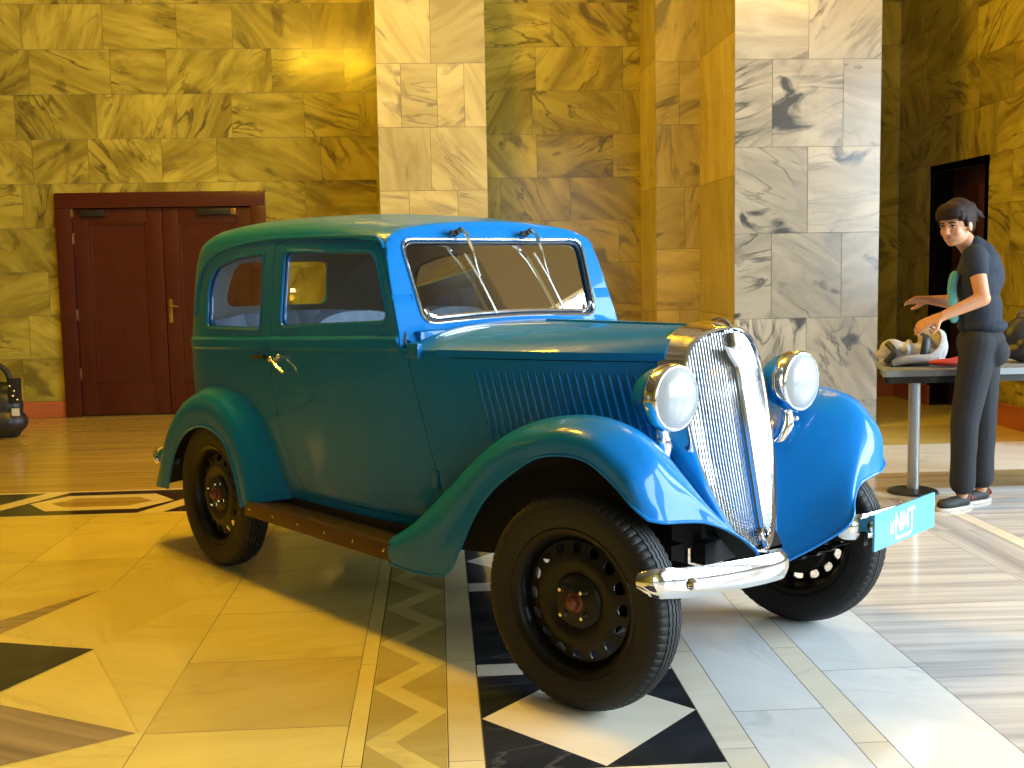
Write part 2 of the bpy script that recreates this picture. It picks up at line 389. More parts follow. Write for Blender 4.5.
# baseboards
def baseboard(name, parts):
    g = G()
    for lo, hi in parts: g.box(lo, hi, bev=.006)
    me = g.mesh(name); uvl = me.uv_layers.new(name='UVMap')
    for li, l in enumerate(me.loops):
        p = me.vertices[l.vertex_index].co; uvl.data[li].uv = (p.x+p.y, p.z)
    at = me.attributes.new('tone', 'FLOAT', 'POINT'); at.data.foreach_set('value', [1.]*len(me.vertices))
    tag(put(name, me, 'base', ang=None), kind='structure')
baseboard('baseboard_back', [((-17, YW-.025, 0), (DX0, YW+.01, .15)), ((DX1, YW-.025, 0), (-.48, YW+.01, .15)), ((.465, YW-.025, 0), (1.945, YW+.01, .15)), ((2.9, YW-.025, 0), (XR, YW+.01, .18))])
baseboard('baseboard_right', [((XR-.025, 7.3, 0), (XR+.01, 8.97, .18)), ((XR-.025, 9.93, 0), (XR+.01, YW, .18))])

# floor: one surface of inlaid marble
class Floor:
    def __init__(s): s.v = []; s.f = []; s.m = []; s.uv = []; s.t = []; s.mats = []
    def poly(s, pts, mat, lay=1, ang=None, tone=None, rnd=random.Random(5)):
        if mat not in s.mats: s.mats.append(mat)
        k = len(s.v); a = rnd.uniform(-.5, .5) if ang is None else ang; dx, dy = rnd.uniform(0, 50), rnd.uniform(0, 50); t = tone or rnd.uniform(.93, 1.05)
        area_ = sum(pts[i-1][0]*pts[i][1]-pts[i][0]*pts[i-1][1] for i in range(len(pts)))
        if area_ < 0: pts = pts[::-1]
        for x, y in pts: s.v.append((x, y, .0004*lay-.0024)); s.uv.append((math.cos(a)*x-math.sin(a)*y+dx, math.sin(a)*x+math.cos(a)*y+dy)); s.t.append(t)
        s.f.append(tuple(range(k, k+len(pts)))); s.m.append(s.mats.index(mat))
    def rect(s, x0, x1, y0, y1, mat, lay=1, **k): s.poly([(x0, y0), (x1, y0), (x1, y1), (x0, y1)], mat, lay, **k)
    def tiles(s, xs, ys, mat, lay=2, g=.0012, **k):
        for x0, x1 in zip(xs[:-1], xs[1:]):
            for y0, y1 in zip(ys[:-1], ys[1:]): s.rect(x0+g, x1-g, y0+g, y1-g, mat, lay, **k)
F = Floor()
F.rect(-17.1, 7.5, -4.9, 10.8, 'grout', 0)
yy = list(np.arange(-4.9, 10.8, .78))+[10.8]
F.tiles([-17.1, -15, -13, -11.5, -10.3, -9.1, -8.2, -7.3, -6.4, -5.5, -4.6, -3.7, -2.8, -1.9, -1.4, -.87], yy, 'floor_warm_cast', 1)
F.tiles([-.87, -.285], [-4.9, -3.2, -2.0, -.9, .4, 1.4, 2.3, 3.175, 3.76, 4.3, 4.92, 5.6, 6.24], 'floor_warm_cast', 1)
F.rect(-.87, -.287, 3.177, 3.758, 'floor_tan', 2)
F.tiles([-.285, -.232], yy, 'floor_warm_cast', 2, tone=1.06); F.tiles([.0, .097], yy, 'floor_half_warm', 2)
F.rect(-.23, -.002, -4.9, 6.24, 'floor_warm_cast', 2)
for k in range(-16, 9):                                     # zigzag: darker triangles left and right of a cream zigzag
    y = 2.62+.42*k
    F.poly([(-.228, y+.01), (-.228, y+.41), (-.085, y+.21)], 'floor_tan', 3, tone=.80)
    F.poly([(-.004, y+.22), (-.004, y+.62), (-.147, y+.42)], 'floor_tan', 3, tone=.80)
# black panels with white diamonds
F.rect(.1, .733, -4.9, 6.24, 'floor_black', 2)
for k in range(-4, 3):
    y0 = 2.83+1.79*k
    F.poly([(.415, y0), (.1, y0+.348), (.415, y0+.695), (.733, y0+.348)], 'floor_strip', 3)
    F.rect(.1, .733, y0+.695, y0+.80, 'floor_strip', 3); F.rect(.1, .733, y0-.13, y0-.01, 'floor_strip', 3)
F.tiles([.735, .835], yy, 'floor_strip', 2)
F.tiles([.835, 1.11], [-4.9, -2.5, -1.2, 0, 1.2, 2.2, 3.15, 4.1, 5.0, 6.24], 'floor_grey', 2, ang=.9)
F.tiles([1.11, 1.205], yy, 'floor_strip', 2)
F.tiles([1.205, 1.53], [-4.9, -2.5, -1.0, .4, 1.6, 2.6, 3.45, 4.3, 5.2, 6.24], 'floor_grey', 2, ang=.5)
F.tiles([1.53, 2.36], [-4.9, -3.6, -2.7, -1.8, -.9, 0, .9, 1.8, 2.6, 3.35, 4.1, 4.85, 5.5, 6.24], 'floor_stripe', 2, ang=.04)
F.tiles([2.36, 2.64], yy, 'floor_stripe', 2, ang=1.55, tone=.85)
F.tiles([2.64, 2.72], yy, 'floor_strip', 2)
F.tiles([2.72, 3.6, 4.5, 5.5, 6.5, 7.45], yy, 'floor_stripe', 2, ang=.04)
F.rect(.0, 7.45, 6.24, 6.75, 'floor_brown', 3, ang=.02, tone=1.2)
F.rect(-.3, 7.45, 6.75, 7.8, 'floor_grey', 3); F.rect(-.3, 7.45, 7.8, 8.7, 'floor_tan', 3, ang=0.); F.rect(-.3, 7.45, 8.7, 10.75, 'floor_warm_cast', 3)
# border band at the back with stretched hexagons
F.rect(-17, -.3, 6.22, 6.95, 'floor_half_warm', 3)
F.rect(-17, -.3, 6.95, 7.9, 'floor_dark_warm', 3, ang=0.); F.tiles([-17, -13, -9, -6, -3.6, -1.4, -.3], [7.9, 8.5, 9.1, 9.9, 10.75], 'floor_dark_warm', 3, ang=.0)
for k in range(-1, 6):
    cx = -1.97-1.02*k
    hexa = lambda sx, sy: [(cx-sx, 6.585), (cx-sx*.62, 6.585+sy), (cx+sx*.62, 6.585+sy), (cx+sx, 6.585), (cx+sx*.62, 6.585-sy), (cx-sx*.62, 6.585-sy)]
    F.poly([(cx-.60, 6.26), (cx+.28, 6.26), (cx+.60, 6.91), (cx-.28, 6.91)], 'floor_black', 4)
    F.poly(hexa(.41, .215), 'floor_half_warm', 5); F.poly(hexa(.29, .125), 'floor_dark_warm', 6, ang=0.)
# star at the left edge
F.poly([(-1.237, 3.944), (-1.421, 3.55), (-1.95, 3.62), (-1.6, 4.06)], 'floor_black', 5)
F.poly([(-1.95, 3.62), (-1.82, 4.62), (-1.43, 4.705), (-1.64, 4.157)], 'floor_tan', 4)
F.poly([(-1.72, 4.3), (-1.43, 4.705), (-1.64, 4.157)], 'floor_brown', 5)
F.poly([(-1.95, 3.3), (-1.372, 3.445), (-.894, 3.182), (-1.207, 3.0), (-1.9, 2.9)], 'floor_brown', 5, ang=.5)
F.poly([(-1.43, 4.705), (-1.64, 4.157), (-1.237, 3.944), (-.868, 4.91), (-.868, 5.0)], 'floor_warm_cast', 3, ang=1.1)
F.poly([(-1.236, 3.945), (-.873, 4.89), (-.873, 3.19), (-.889, 3.188)], 'floor_warm_cast', 3, ang=.2)
F.poly([(-1.240, 3.937), (-1.41, 3.55), (-1.372, 3.45), (-.894, 3.184)], 'floor_warm_cast', 3, ang=.7)
me = bpy.data.meshes.new('floor'); me.from_pydata(F.v, [], F.f); me.polygons.foreach_set('material_index', F.m)
me.uv_layers.new(name='UVMap').data.foreach_set('uv', [c for p in F.uv for c in p])
me.attributes.new('tone', 'FLOAT', 'POINT').data.foreach_set('value', F.t)
for m in F.mats: me.materials.append(M[m])
fo = bpy.data.objects.new('floor', me); COL.objects.link(fo); fo['kind'] = 'structure'

# the mahogany double door
def double_door():
    root = bpy.data.objects.new('door_1', None); COL.objects.link(root); root.location = (0, YW, 0); root['kind'] = 'structure'
    g = G(); t = .14
    g.box((DX0, -.05, 0), (DX0+t, .10, DZ-t), bev=.012); g.box((DX1-t, -.05, 0), (DX1, .10, DZ-t), bev=.012); g.box((DX0, -.05, DZ-t), (DX1, .10, DZ), bev=.012)
    put('door_frame', g, 'door', root)
    mid = (DX0+DX1)/2
    for a, b in ((DX0+t+.004, mid-.003), (mid+.003, DX1-t-.004)):
        g = G(); st = .14; z1 = DZ-t-.005
        g.box((a, .0, .01), (a+st, .05, z1), bev=.006); g.box((b-st, .0, .01), (b, .05, z1), bev=.006)
        g.box((a+st, .0, .01), (b-st, .05, .30), bev=.006); g.box((a+st, .0, z1-.13), (b-st, .05, z1), bev=.006)
        g.box((a+st, .018, .30), (b-st, .04, z1-.13))
        for u in (a+st, b-st-.018): g.box((u, .006, .30), (u+.018, .03, z1-.13), bev=.006)
        for z in (.30, z1-.148): g.box((a+st, .006, z), (b-st, .03, z+.018), bev=.006)
        leaf = put('door_leaf', g, 'door', root)
        gc = G(); w = .22 if a < mid-.3 else .30; xa = a+.08 if a < mid-.3 else a+.33
        gc.box((xa, -.05, z1-.07), (xa+w, .0, z1-.015), bev=.01); put('door_closer', gc, 'dark', leaf)
        if a > mid-.1:
            gc = G().box((xa+w, -.05, z1-.07), (xa+w+.05, .0, z1-.015), bev=.005); put('closer_cap', gc, 'brass', leaf)
            gc = G(); gc.box((a+.02, -.008, .86), (a+.055, .0, 1.08), bev=.004); gc.tube([(a+.038, -.005, 1.02), (a+.038, -.05, 1.02), (a+.12, -.055, 1.01)], .009, 8); gc.tube([(a+.038, -.005, .9), (a+.038, -.02, .9)], .012, 10)
            tag(put('door_handle', gc, 'brass', leaf), 'brass lever handle on long plate')
        else:
            for z in (.35, .9, 1.6, 1.85): put('hinge', G().box((a-.012, -.008, z), (a+.004, .004, z+.1), bev=.003), 'brass', leaf)
    g = G().box((DX0+t, .06, 0), (DX1-t, .12, DZ-t)); put('door_stop', g, 'door', root)
double_door()
# dark door deep in the right wall
root = bpy.data.objects.new('door_2', None); COL.objects.link(root); root.location = (XR, 0, 0); root['kind'] = 'structure'
g = G(); g.box((.18, 8.97, 0), (.24, 9.93, 2.09)); put('door_leaf', g, 'door', root)
g = G(); g.box((.0, 9.925, 0), (.24, 9.99, 2.1)); g.box((.0, 8.91, 0), (.24, 8.975, 2.1)); g.box((.0, 8.9, 2.085), (.24, 10., 2.15)); put('door_reveal', g, 'wall', root, ang=None)
g = G()
for y0, y1 in ((9.05, 9.42), (9.48, 9.85)):
    for z0, z1 in ((.2, .9), (1.05, 1.95)): g.box((.165, y0, z0), (.185, y1, z1), bev=.01)
put('door_panel', g, 'door', root)

# chandeliers of the hall: two warm the left side, the third is added for the right wall
def chandelier(x, y, z, power, label):
    t = thing('chandelier', label, 'chandelier', (x, y, z), group='warm hall chandeliers')
    g = G(); g.tube([(0, 0, -1.4), (0, 0, HT-z)], .02, 10); g.ball((0, 0, -1.4), .10); g.ball((0, 0, -.3), .07); put('stem', g, 'brass', t)
    for R_, h, n in ((.70, .35, 14), (.42, -1.3, 9)):
        g = G().tube([(R_*math.cos(2*PI*k/40), R_*math.sin(2*PI*k/40), h) for k in range(40)], .018, 8, closed=True); put('ring', g, 'brass', t)
        g = G()
        for k in range(0, n, 2): a = 2*PI*k/n; g.tube([(0, 0, h), (R_*math.cos(a), R_*math.sin(a), h)], .010, 6)
        put('arms', g, 'brass', t)
        for k in range(n):
            a = 2*PI*(k+.5)/n; put('bulb', G().ball((R_*math.cos(a), R_*math.sin(a), h+.06), .035, 12, 8), 'bulb', t)
            if h < 0:
                l = bpy.data.lights.new('bulb_light', 'POINT'); l.energy = power*.2/n; l.color = WARM; l.shadow_soft_size = .045
                o = bpy.data.objects.new('bulb_light', l); COL.objects.link(o); o.parent = t; o.location = (R_*math.cos(a), R_*math.sin(a), h-.06)
    l = bpy.data.lights.new('lamp', 'POINT'); l.energy = power*.8; l.color = WARM; l.shadow_soft_size = .45
    o = bpy.data.objects.new('lamp', l); COL.objects.link(o); o.parent = t; o.location = (0, 0, .35)
for i, (x, y, z, p) in enumerate(CHAND):
    chandelier(x, y, z, p, ['brass ring chandelier hanging above the rear of the blue car', 'brass ring chandelier hanging at the far left end of the hall', 'added unseen chandelier brightening the right wall'][i])

# ------------------------------------------------------------------ the car: local x forward (0 = front axle), y to its left, z up
CAR = thing('vintage_car', 'blue two-door vintage car with black wheels and tall chrome grille on the marble floor', 'car', (.915, 3.605, 0), -.92177)
WB, RT_, RR = 2.25, .59, .325
def Wx(x):
    if x < -2.3:
        u = min(1, (-2.3-x)/.61); return .612*max(.0, 1-u**3.3)**(1/3.3)
    return pick(x, [(-2.3, .612), (-1.9, .615), (-1.5, .612), (-1.2, .598), (-1.0, .572), (-.92, .558), (-.82, .534), (-.77, .516)])
def roofz(x):
    return pick(x, [(-2.92, 1.06), (-2.905, 1.10), (-2.89, 1.19), (-2.86, 1.285), (-2.81, 1.38), (-2.74, 1.45), (-2.64, 1.508), (-2.5, 1.540), (-2.3, 1.555), (-2.0, 1.558), (-1.7, 1.550), (-1.4, 1.528), (-1.2, 1.502), (-1.1, 1.485), (-.5, 1.40)])
PROF = [(.93, .36), (.955, .47), (.985, .70), (1.0, .90), (1.0, .99), (1.018, 1.000), (1.018, 1.036), (.992, 1.046), (.985, 1.09), (.968, 1.2), (.945, 1.33), (.925, 1.41), (.905, 1.452), (.87, 1.486), (.79, 1.514), (.62, 1.536), (.4, 1.549), (.2, 1.556), (0, 1.558)]
JUNC = 12
PA = np.array(PROF)
side_f = np.concatenate([np.linspace(PA[i], PA[i+1], 9)[:-1] for i in range(JUNC)]+[PA[JUNC:JUNC+1]])
top_f = catmull(PROF[JUNC-1:], 90); top_f = top_f[np.argmin(np.abs(top_f[:, 1]-PA[JUNC][1])):]; top_f[0] = PA[JUNC]
def prof_at(x, P):
    w = Wx(x); s = (roofz(x)-1.06)/(1.558-1.06); out = P.copy()
    z = out[:, 1]; bump = np.clip(np.interp(z, [.5, .9, 1.1, 1.4], [0, 1, 1, 0]), 0, 1)
    z = z+.036*(x+1.8)*bump
    out[:, 1] = np.where(z > 1.06, 1.06+(z-1.06)*s, z)
    fade = np.interp(x, [-2.75, -2.6, -.99, -.90], [0, 1, 1, 0])
    lim = np.interp(out[:, 1]-.036*(x+1.8), [.98, .999, 1.037, 1.05], [1, 1.0, 1.0, 1])
    out[:, 0] = np.where(out[:, 0] > 1.0, 1+(out[:, 0]-1)*fade, out[:, 0])*w
    return out
WS = lambda z: -1.01-.36*(z-1.11)                           # windscreen plane
def crown(y, w): return 1.104-.078*min(1, abs(y)/w)**3.4
def topcut(x, y, w):
    return max(crown(y, w), 1.11+(-1.01-x)/.36)
def smin(a, b, k):
    h = np.clip(.5+.5*(b-a)/k, 0, 1); return b*(1-h)+a*h-k*h*(1-h)
def half_section(x, ns=64, nt=30):
    """(y, z) from the sill to the roof centre; the corner always sits on the same column"""
    w = Wx(x); sd = prof_at(x, side_f); tp = prof_at(x, top_f)
    full = np.concatenate([sd, tp[1:]]); k = len(sd)-1
    if x > -1.32:
        cut = np.array([topcut(x, p[0], w) for p in full]); z = smin(full[:, 1], cut, .022)
        j = np.argmax(full[:, 1] >= cut) if (full[:, 1] >= cut).any() else len(full)
        k = min(k, max(j, 20)); full = np.stack([full[:, 0], z], 1)
    S = full[:k+1]; zj = S[-1][1]; sh_ = .036*(x+1.8); zb0 = min(.985+sh_, zj-.03); zb1 = min(1.058+sh_, zj-.008)
    zs = np.concatenate([np.linspace(S[0][1], zb0, 16), np.linspace(zb0, zb1, 15)[1:], zb1+(zj-zb1)*(1-(1-np.linspace(0, 1, 22))**1.7)[1:]])
    A = np.stack([np.interp(zs, S[:, 1], S[:, 0]), zs], 1)
    P = full[k:]; d = np.concatenate([[0], np.cumsum(np.linalg.norm(np.diff(P, axis=0), axis=1))]); t = np.linspace(0, 1, nt)**1.6
    B = np.stack([np.interp(t*d[-1], d, P[:, c]) for c in (0, 1)], 1)
    return np.concatenate([A, B[1:]])
def half_y(x, z):
    P = half_section(x)[:51]; return float(np.interp(z, P[:, 1], P[:, 0]))
xs = list(np.linspace(-2.905, -2.78, 8))+list(np.linspace(-2.74, -1.34, 40))+list(np.linspace(-1.32, -1.0, 30))+list(np.linspace(-.98, -.768, 11))
rows = []
for x in xs:
    h = half_section(x); rows.append([(x, -p[0], p[1]) for p in h]+[(x, p[0], p[1]) for p in h[::-1][1:]])
nc = len(rows[0]); g = G().grid(rows)
g.f += [(j, j+1, nc-2-j, nc-1-j) for j in range(nc//2-1)]+[(nc//2-1, nc//2, nc//2+1)]; g.m += [0]*(nc//2)
shell = g.mesh('shell')
shell = evaluated(shell, [('SOLIDIFY', dict(thickness=.028, offset=-1.0, material_offset=1, material_offset_rim=0))])
shell.materials[0] = M['paint']; shell.materials[1] = M['lining']
def side_prism(poly, sgn, y0=.30, y1=.9):
    return G().prism(poly, 1, sgn*y0, sgn*y1).mesh('p')
DOOR = rounded([(-1.862, 1.432), (-1.17, 1.420), (-1.132, 1.385), (-.955, 1.03), (-.815, .45), (-.855, .405), (-1.665, .405), (-1.75, .50), (-1.825, .66), (-1.862, .90)], [.03, .05, .05, .15, .03, .03, .04, .2, .2, .3], 5)
def inset(poly, d):
    P = np.array(poly); n = len(P); a = np.roll(P, 1, 0); b = np.roll(P, -1, 0); t = b-a; t /= np.linalg.norm(t, axis=1)[:, None]
    nr = np.stack([-t[:, 1], t[:, 0]], 1); ar = sum(P[i-1][0]*P[i][1]-P[i][0]*P[i-1][1] for i in range(n))
    return [tuple(p) for p in P+nr*d*(1 if ar > 0 else -1)]
DWIN = rounded([(-1.785, 1.085), (-1.785, 1.392), (-1.165, 1.378), (-1.055, 1.12)], [.045, .035, .05, .06])
QWIN = rounded([(-2.455, 1.065), (-2.46, 1.25), (-2.40, 1.335), (-2.20, 1.378), (-1.945, 1.392), (-1.945, 1.07)], [.04, .15, .15, .15, .03, .035])
body = shell
doors = {}
for s in (-1, 1):
    full = side_prism(DOOR, s, .47); d = boolean(shell, side_prism(inset(DOOR, .0035), s, .47), 'INTERSECT', 'MANIFOLD')
    d = boolean(d, side_prism(DWIN, s), 'DIFFERENCE', 'MANIFOLD'); doors[s] = d
    body = boolean(body, full, 'DIFFERENCE', 'MANIFOLD'); body = boolean(body, side_prism(QWIN, s), 'DIFFERENCE', 'MANIFOLD')
    ring = [(-2.31+.42*math.cos(2*PI*k/32), RR+.40*math.sin(2*PI*k/32)) for k in range(32)]
    body = boolean(body, side_prism(ring, s, .40, .9), 'DIFFERENCE', 'MANIFOLD')
# windscreen opening: cut along the normal of the screen
wn = Vector((.9409, 0, .3387)); wu = Vector((-.3387, 0, .9409)); wo = Vector((-1.01, 0, 1.11))
def wpt(y, z, off=0.): return wo+wu*((z-1.11)/.9409)+Vector((0, y, 0))+wn*off
def wspoly(d=0.): return rounded([(-.440+d, 1.112+d), (-.25, 1.120+d), (0, 1.126+d), (.25, 1.120+d), (.440-d, 1.112+d), (.462-d, 1.418-d), (-.462+d, 1.418-d)], [.055, .1, .2, .1, .055, .05, .05])
def wscut(poly, a, b):
    n = len(poly); vs = [wpt(y, z, a) for y, z in poly]+[wpt(y, z, b) for y, z in poly]
    return G().add(vs, [tuple(range(n)), tuple(range(n, 2*n))]+[(i, (i+1) % n, n+(i+1) % n, n+i) for i in range(n)]).mesh('c')
body = boolean(body, wscut(wspoly(), -.12, .12), 'DIFFERENCE', 'MANIFOLD')
RWIN = rounded([(-.30, 1.14), (.30, 1.14), (.27, 1.36), (-.27, 1.36)], .06)
body = boolean(body, G().prism(RWIN, 0, -3.1, -2.6).mesh('r'), 'DIFFERENCE', 'MANIFOLD')
BODY = put('body', body, [], CAR, 32)
rd = put('rear_window', G().add([(-2.905+.35*max(0, z-1.14), y, z) for y, z in RWIN], [tuple(range(len(RWIN)))]), 'glass', CAR, None)
# windscreen
gl = put('windshield', G().add([wpt(y, z, -.016) for y, z in wspoly(-.004)], [tuple(range(len(wspoly())))]), 'glass', CAR, None)
put('windshield_frame', G().tube([wpt(y, z, .003) for y, z in wspoly(-.004)], .005, 8, closed=True), 'chrome', gl)
put('windshield_gasket', G().tube([wpt(y, z, -.006) for y, z in wspoly(.006)], .0045, 8, closed=True), 'gasket', gl)
put('lower_rail', G().tube([wpt(y, z, .002) for y, z in wspoly(.016) if z < 1.17], .008, 8), 'chrome', gl)
for s in (-1, 1):
    D = put('door', doors[s], [], CAR, 32)
    def pane(poly, off): return G().add([(x, s*(half_y(x, z)-off), z) for x, z in poly], [tuple(range(len(poly)))])
    tag(put('window_pane', pane(DWIN, .016), 'glass', D, None), 'clear side window glass')
    put('window_frame', G().tube([(x, s*(half_y(x, z)-.002), z) for x, z in DWIN], .0075, 8, closed=True), 'paint', D)
    put('window_gasket', G().tube([(x, s*(half_y(x, z)-.014), z) for x, z in inset(DWIN, .004)], .006, 6, closed=True), 'gasket', D)
    # lock and lever
    yy0 = half_y(-1.79, .95)
    g = G(); g.tube([(-1.80, s*(yy0-.002), .955), (-1.80, s*(yy0+.028), .955)], [.016, .011], 12); g.ball((-1.80, s*(yy0+.03), .955), .013)
    g.tube([(-1.80, s*(yy0+.032), .955), (-1.74, s*(yy0+.036), .925), (-1.70, s*(yy0+.03), .905)], [.007, .008, .006], 8)
    tag(put('door_handle', g, 'chrome', D), 'chrome lever handle')
    g = G(); g.tube([(-1.745, s*(yy0-.002), .967), (-1.745, s*(yy0+.022), .967)], [.013, .012], 12); g.ball((-1.745, s*(yy0+.024), .967), .012); put('lock', g, 'nickel', D)
    g = G(); y2 = half_y(-1.93, .95); g.tube([(-1.88, s*(y2+.014), .958), (-1.935, s*(y2+.018), .958), (-2.0, s*(y2+.014), .955)], [.008, .008, .005], 8); g.tube([(-1.90, s*(y2-.004), .958), (-1.90, s*(y2+.016), .958)], .007, 8)
    put('door_catch', g, 'dark', CAR)
    # belt hinge cover and lower hinge of the door
    g = G(); a, b = -.955, -.885; yb = half_y(-.92, 1.0)
    g.box((a, min(s*(yb-.01), s*(yb+.012)), .995), (b, max(s*(yb-.01), s*(yb+.012)), 1.05), bev=.006); put('belt_hinge', g, 'paint', D)
    g = G(); yb = half_y(-.83, .6); g.box((-.875, min(s*(yb-.012), s*(yb+.010)), .53), (-.84, max(s*(yb-.012), s*(yb+.010)), .60), bev=.006); put('hinge', g, 'paint', D)
    Q = put('quarter_window', pane(QWIN, .016), 'glass', CAR, None)
    put('window_frame', G().tube([(x, s*(half_y(x, z)-.002), z) for x, z in QWIN], .0075, 8, closed=True), 'paint', Q)
    put('window_gasket', G().tube([(x, s*(half_y(x, z)-.014), z) for x, z in inset(QWIN, .004)], .006, 6, closed=True), 'gasket', Q)
    # drip moulding above the doors
    path = [(-2.60, 1.12), (-2.585, 1.22), (-2.53, 1.325), (-2.43, 1.385), (-2.30, 1.417), (-2.1, 1.438), (-1.88, 1.447), (-1.5, 1.443), (-1.2, 1.434), (-1.15, 1.42), (-1.125, 1.39)]
    P = catmull([(x, z) for x, z in path], 60)
    put('drip_moulding', G().tube([(x, s*(half_y(x, z)+.002), z) for x, z in P], .0075, 8), 'paint', CAR)
# hood
def Wh(x): t = (x+.765)/.70; return .513-.305*t+.018*math.sin(PI*min(1, max(0, t)))
def hfront(z): return -.070+(1.1-z)*.18
def hood_rows(n=34):
    rows = []
    for i in range(n):
        t = i/(n-1); row = []
        for k in range(41):
            q = -1+2*k/40; q = math.copysign(1-(1-abs(q))**1.5, q)
            zz = 1.108-.078*abs(q)**3.4
            x = -.815+t*(hfront(zz)+.815); w = Wh(x)
            row.append((x, -q*(w+.004), crown(q*w, w)+.004))
        w0 = row[0]; w1 = row[-1]
        rows.append([(w0[0], w0[1]*1.0, w0[2]-.026)]+row+[(w1[0], w1[1], w1[2]-.026)])
    return rows
HOOD = put('hood', G().grid(hood_rows()), 'paint', CAR, 40)
me = HOOD.data
HOOD.data = evaluated(me, [('SOLIDIFY', dict(thickness=.006, offset=-1.0))]); smooth(HOOD.data, 40)
put('hood_hinge', G().tube([(-.83+t*.75, 0, 1.110) for t in np.linspace(0, 1, 12)], .0045, 8), 'paint', HOOD)
def hside_y(x, z):
    b = np.interp(z, [p[1] for p in PROF[:5]], [p[0] for p in PROF[:5]]); f = min(1, max(0, (x+.769)/.2)); return Wh(x)*(b*(1-f)+(1-.10*max(0, 1.0-z)**1.2)*f)
for s in (-1, 1):
    g = G(); rows = []
    for i in range(26):
        t = i/25; row = []
        for k in range(16):
            z = .50+(1.001-.50)*k/15; x = -.769+t*(hfront(z)+.769); row.append((x, s*(hside_y(x, z)+.001), z))
        rows.append(row)
    g.grid(rows)
    for k in range(24):                                      # pressed louvres, leaning forward as they go down
        x0 = -.672+k*.0262; cen = []
        for j in range(9):
            z = .962-j*.0315; x = x0+(.962-z)*.22
            cen.append((x, s*(hside_y(x, z)+.001), z))
        g.tube(cen, [.002]+[.0075]*7+[.003], 8)
    put('hood_side', g, 'paint', CAR, 40)
put('firewall', G().add([(-.79, -.48, .40), (-.79, .48, .40), (-.79, .48, 1.0), (-.79, -.48, 1.0)], [(0, 1, 2, 3)]), 'under', CAR, None)
# fenders
def fender(st, n, m, name, s):
    cols = []
    for O, C, N_, I in st:
        O, C, N_, I = map(np.array, (O, C, N_, I))
        S = np.array([O[0]*.55+C[0]*.45, O[1]+.004, O[2]+(C[2]-O[2])*.58]); S2 = np.array([O[0]*.22+C[0]*.78, O[1]*.66+C[1]*.34, O[2]+(C[2]-O[2])*.9])
        cols.append(catmull([O, S, S2, C, N_, I], m))
    cols = np.array(cols); rows = [catmull(cols[:, j], n) for j in range(m)]
    # even spacing along the fender: same parameter for all columns
    def along(P):
        P = list(P); Q = [2*P[0]-P[1]]+P+[2*P[-1]-P[-2]]; out = []; k = len(P)-1
        for t in np.linspace(0, k, n):
            i = min(int(t), k-1); f = t-i; a, b, c, d = Q[i], Q[i+1], Q[i+2], Q[i+3]
            out.append(.5*(2*b+(c-a)*f+(2*a-5*b+4*c-d)*f*f+(3*b-a-3*c+d)*f**3))
        return out
    rows = [along(cols[:, j]) for j in range(m)]
    g = G().grid([[(p[0], s*p[1], p[2]) for p in r] for r in rows])
    me = g.mesh(name)
    # make the outside face up
    up = sum(p.normal.z*p.area for p in me.polygons)
    if up < 0: me.flip_normals()
    me = evaluated(me, [('SOLIDIFY', dict(thickness=.007, offset=-1.0, material_offset=1, material_offset_rim=0))])
    o = put(name, me, [], CAR, 50)
    lip = [(p[0], s*p[1], p[2]) for p in rows[0]]
    put('rolled_edge', G().tube(lip, .008, 8), 'paint', o)
    return o, rows
FST = [((-.925, .690, .275), (-.925, .660, .372), (-.925, .61, .376), (-.925, .555, .376)),
       ((-.76, .690, .275), (-.80, .632, .455), (-.80, .58, .465), (-.80, .515, .455)),
       ((-.60, .690, .300), (-.66, .605, .575), (-.66, .53, .575), (-.66, .46, .535)),
       ((-.525, .690, .390), (-.54, .583, .675), (-.54, .50, .665), (-.54, .40, .585)),
       ((-.455, .690, .500), (-.42, .565, .757), (-.42, .47, .735), (-.42, .36, .625)),
       ((-.380, .690, .590), (-.30, .550, .818), (-.30, .44, .785), (-.30, .31, .655)),
       ((-.270, .690, .675), (-.17, .540, .855), (-.17, .41, .81), (-.17, .265, .665)),
       ((-.120, .690, .752), (-.04, .530, .866), (-.04, .385, .80), (-.04, .21, .645)),
       ((.040, .678, .762), (.08, .525, .846), (.06, .36, .755), (.03, .17, .565)),
       ((.135, .655, .705), (.165, .520, .795), (.145, .34, .67), (.08, .14, .485)),
       ((.195, .638, .645), (.225, .515, .715), (.235, .33, .585), (.15, .12, .41))]
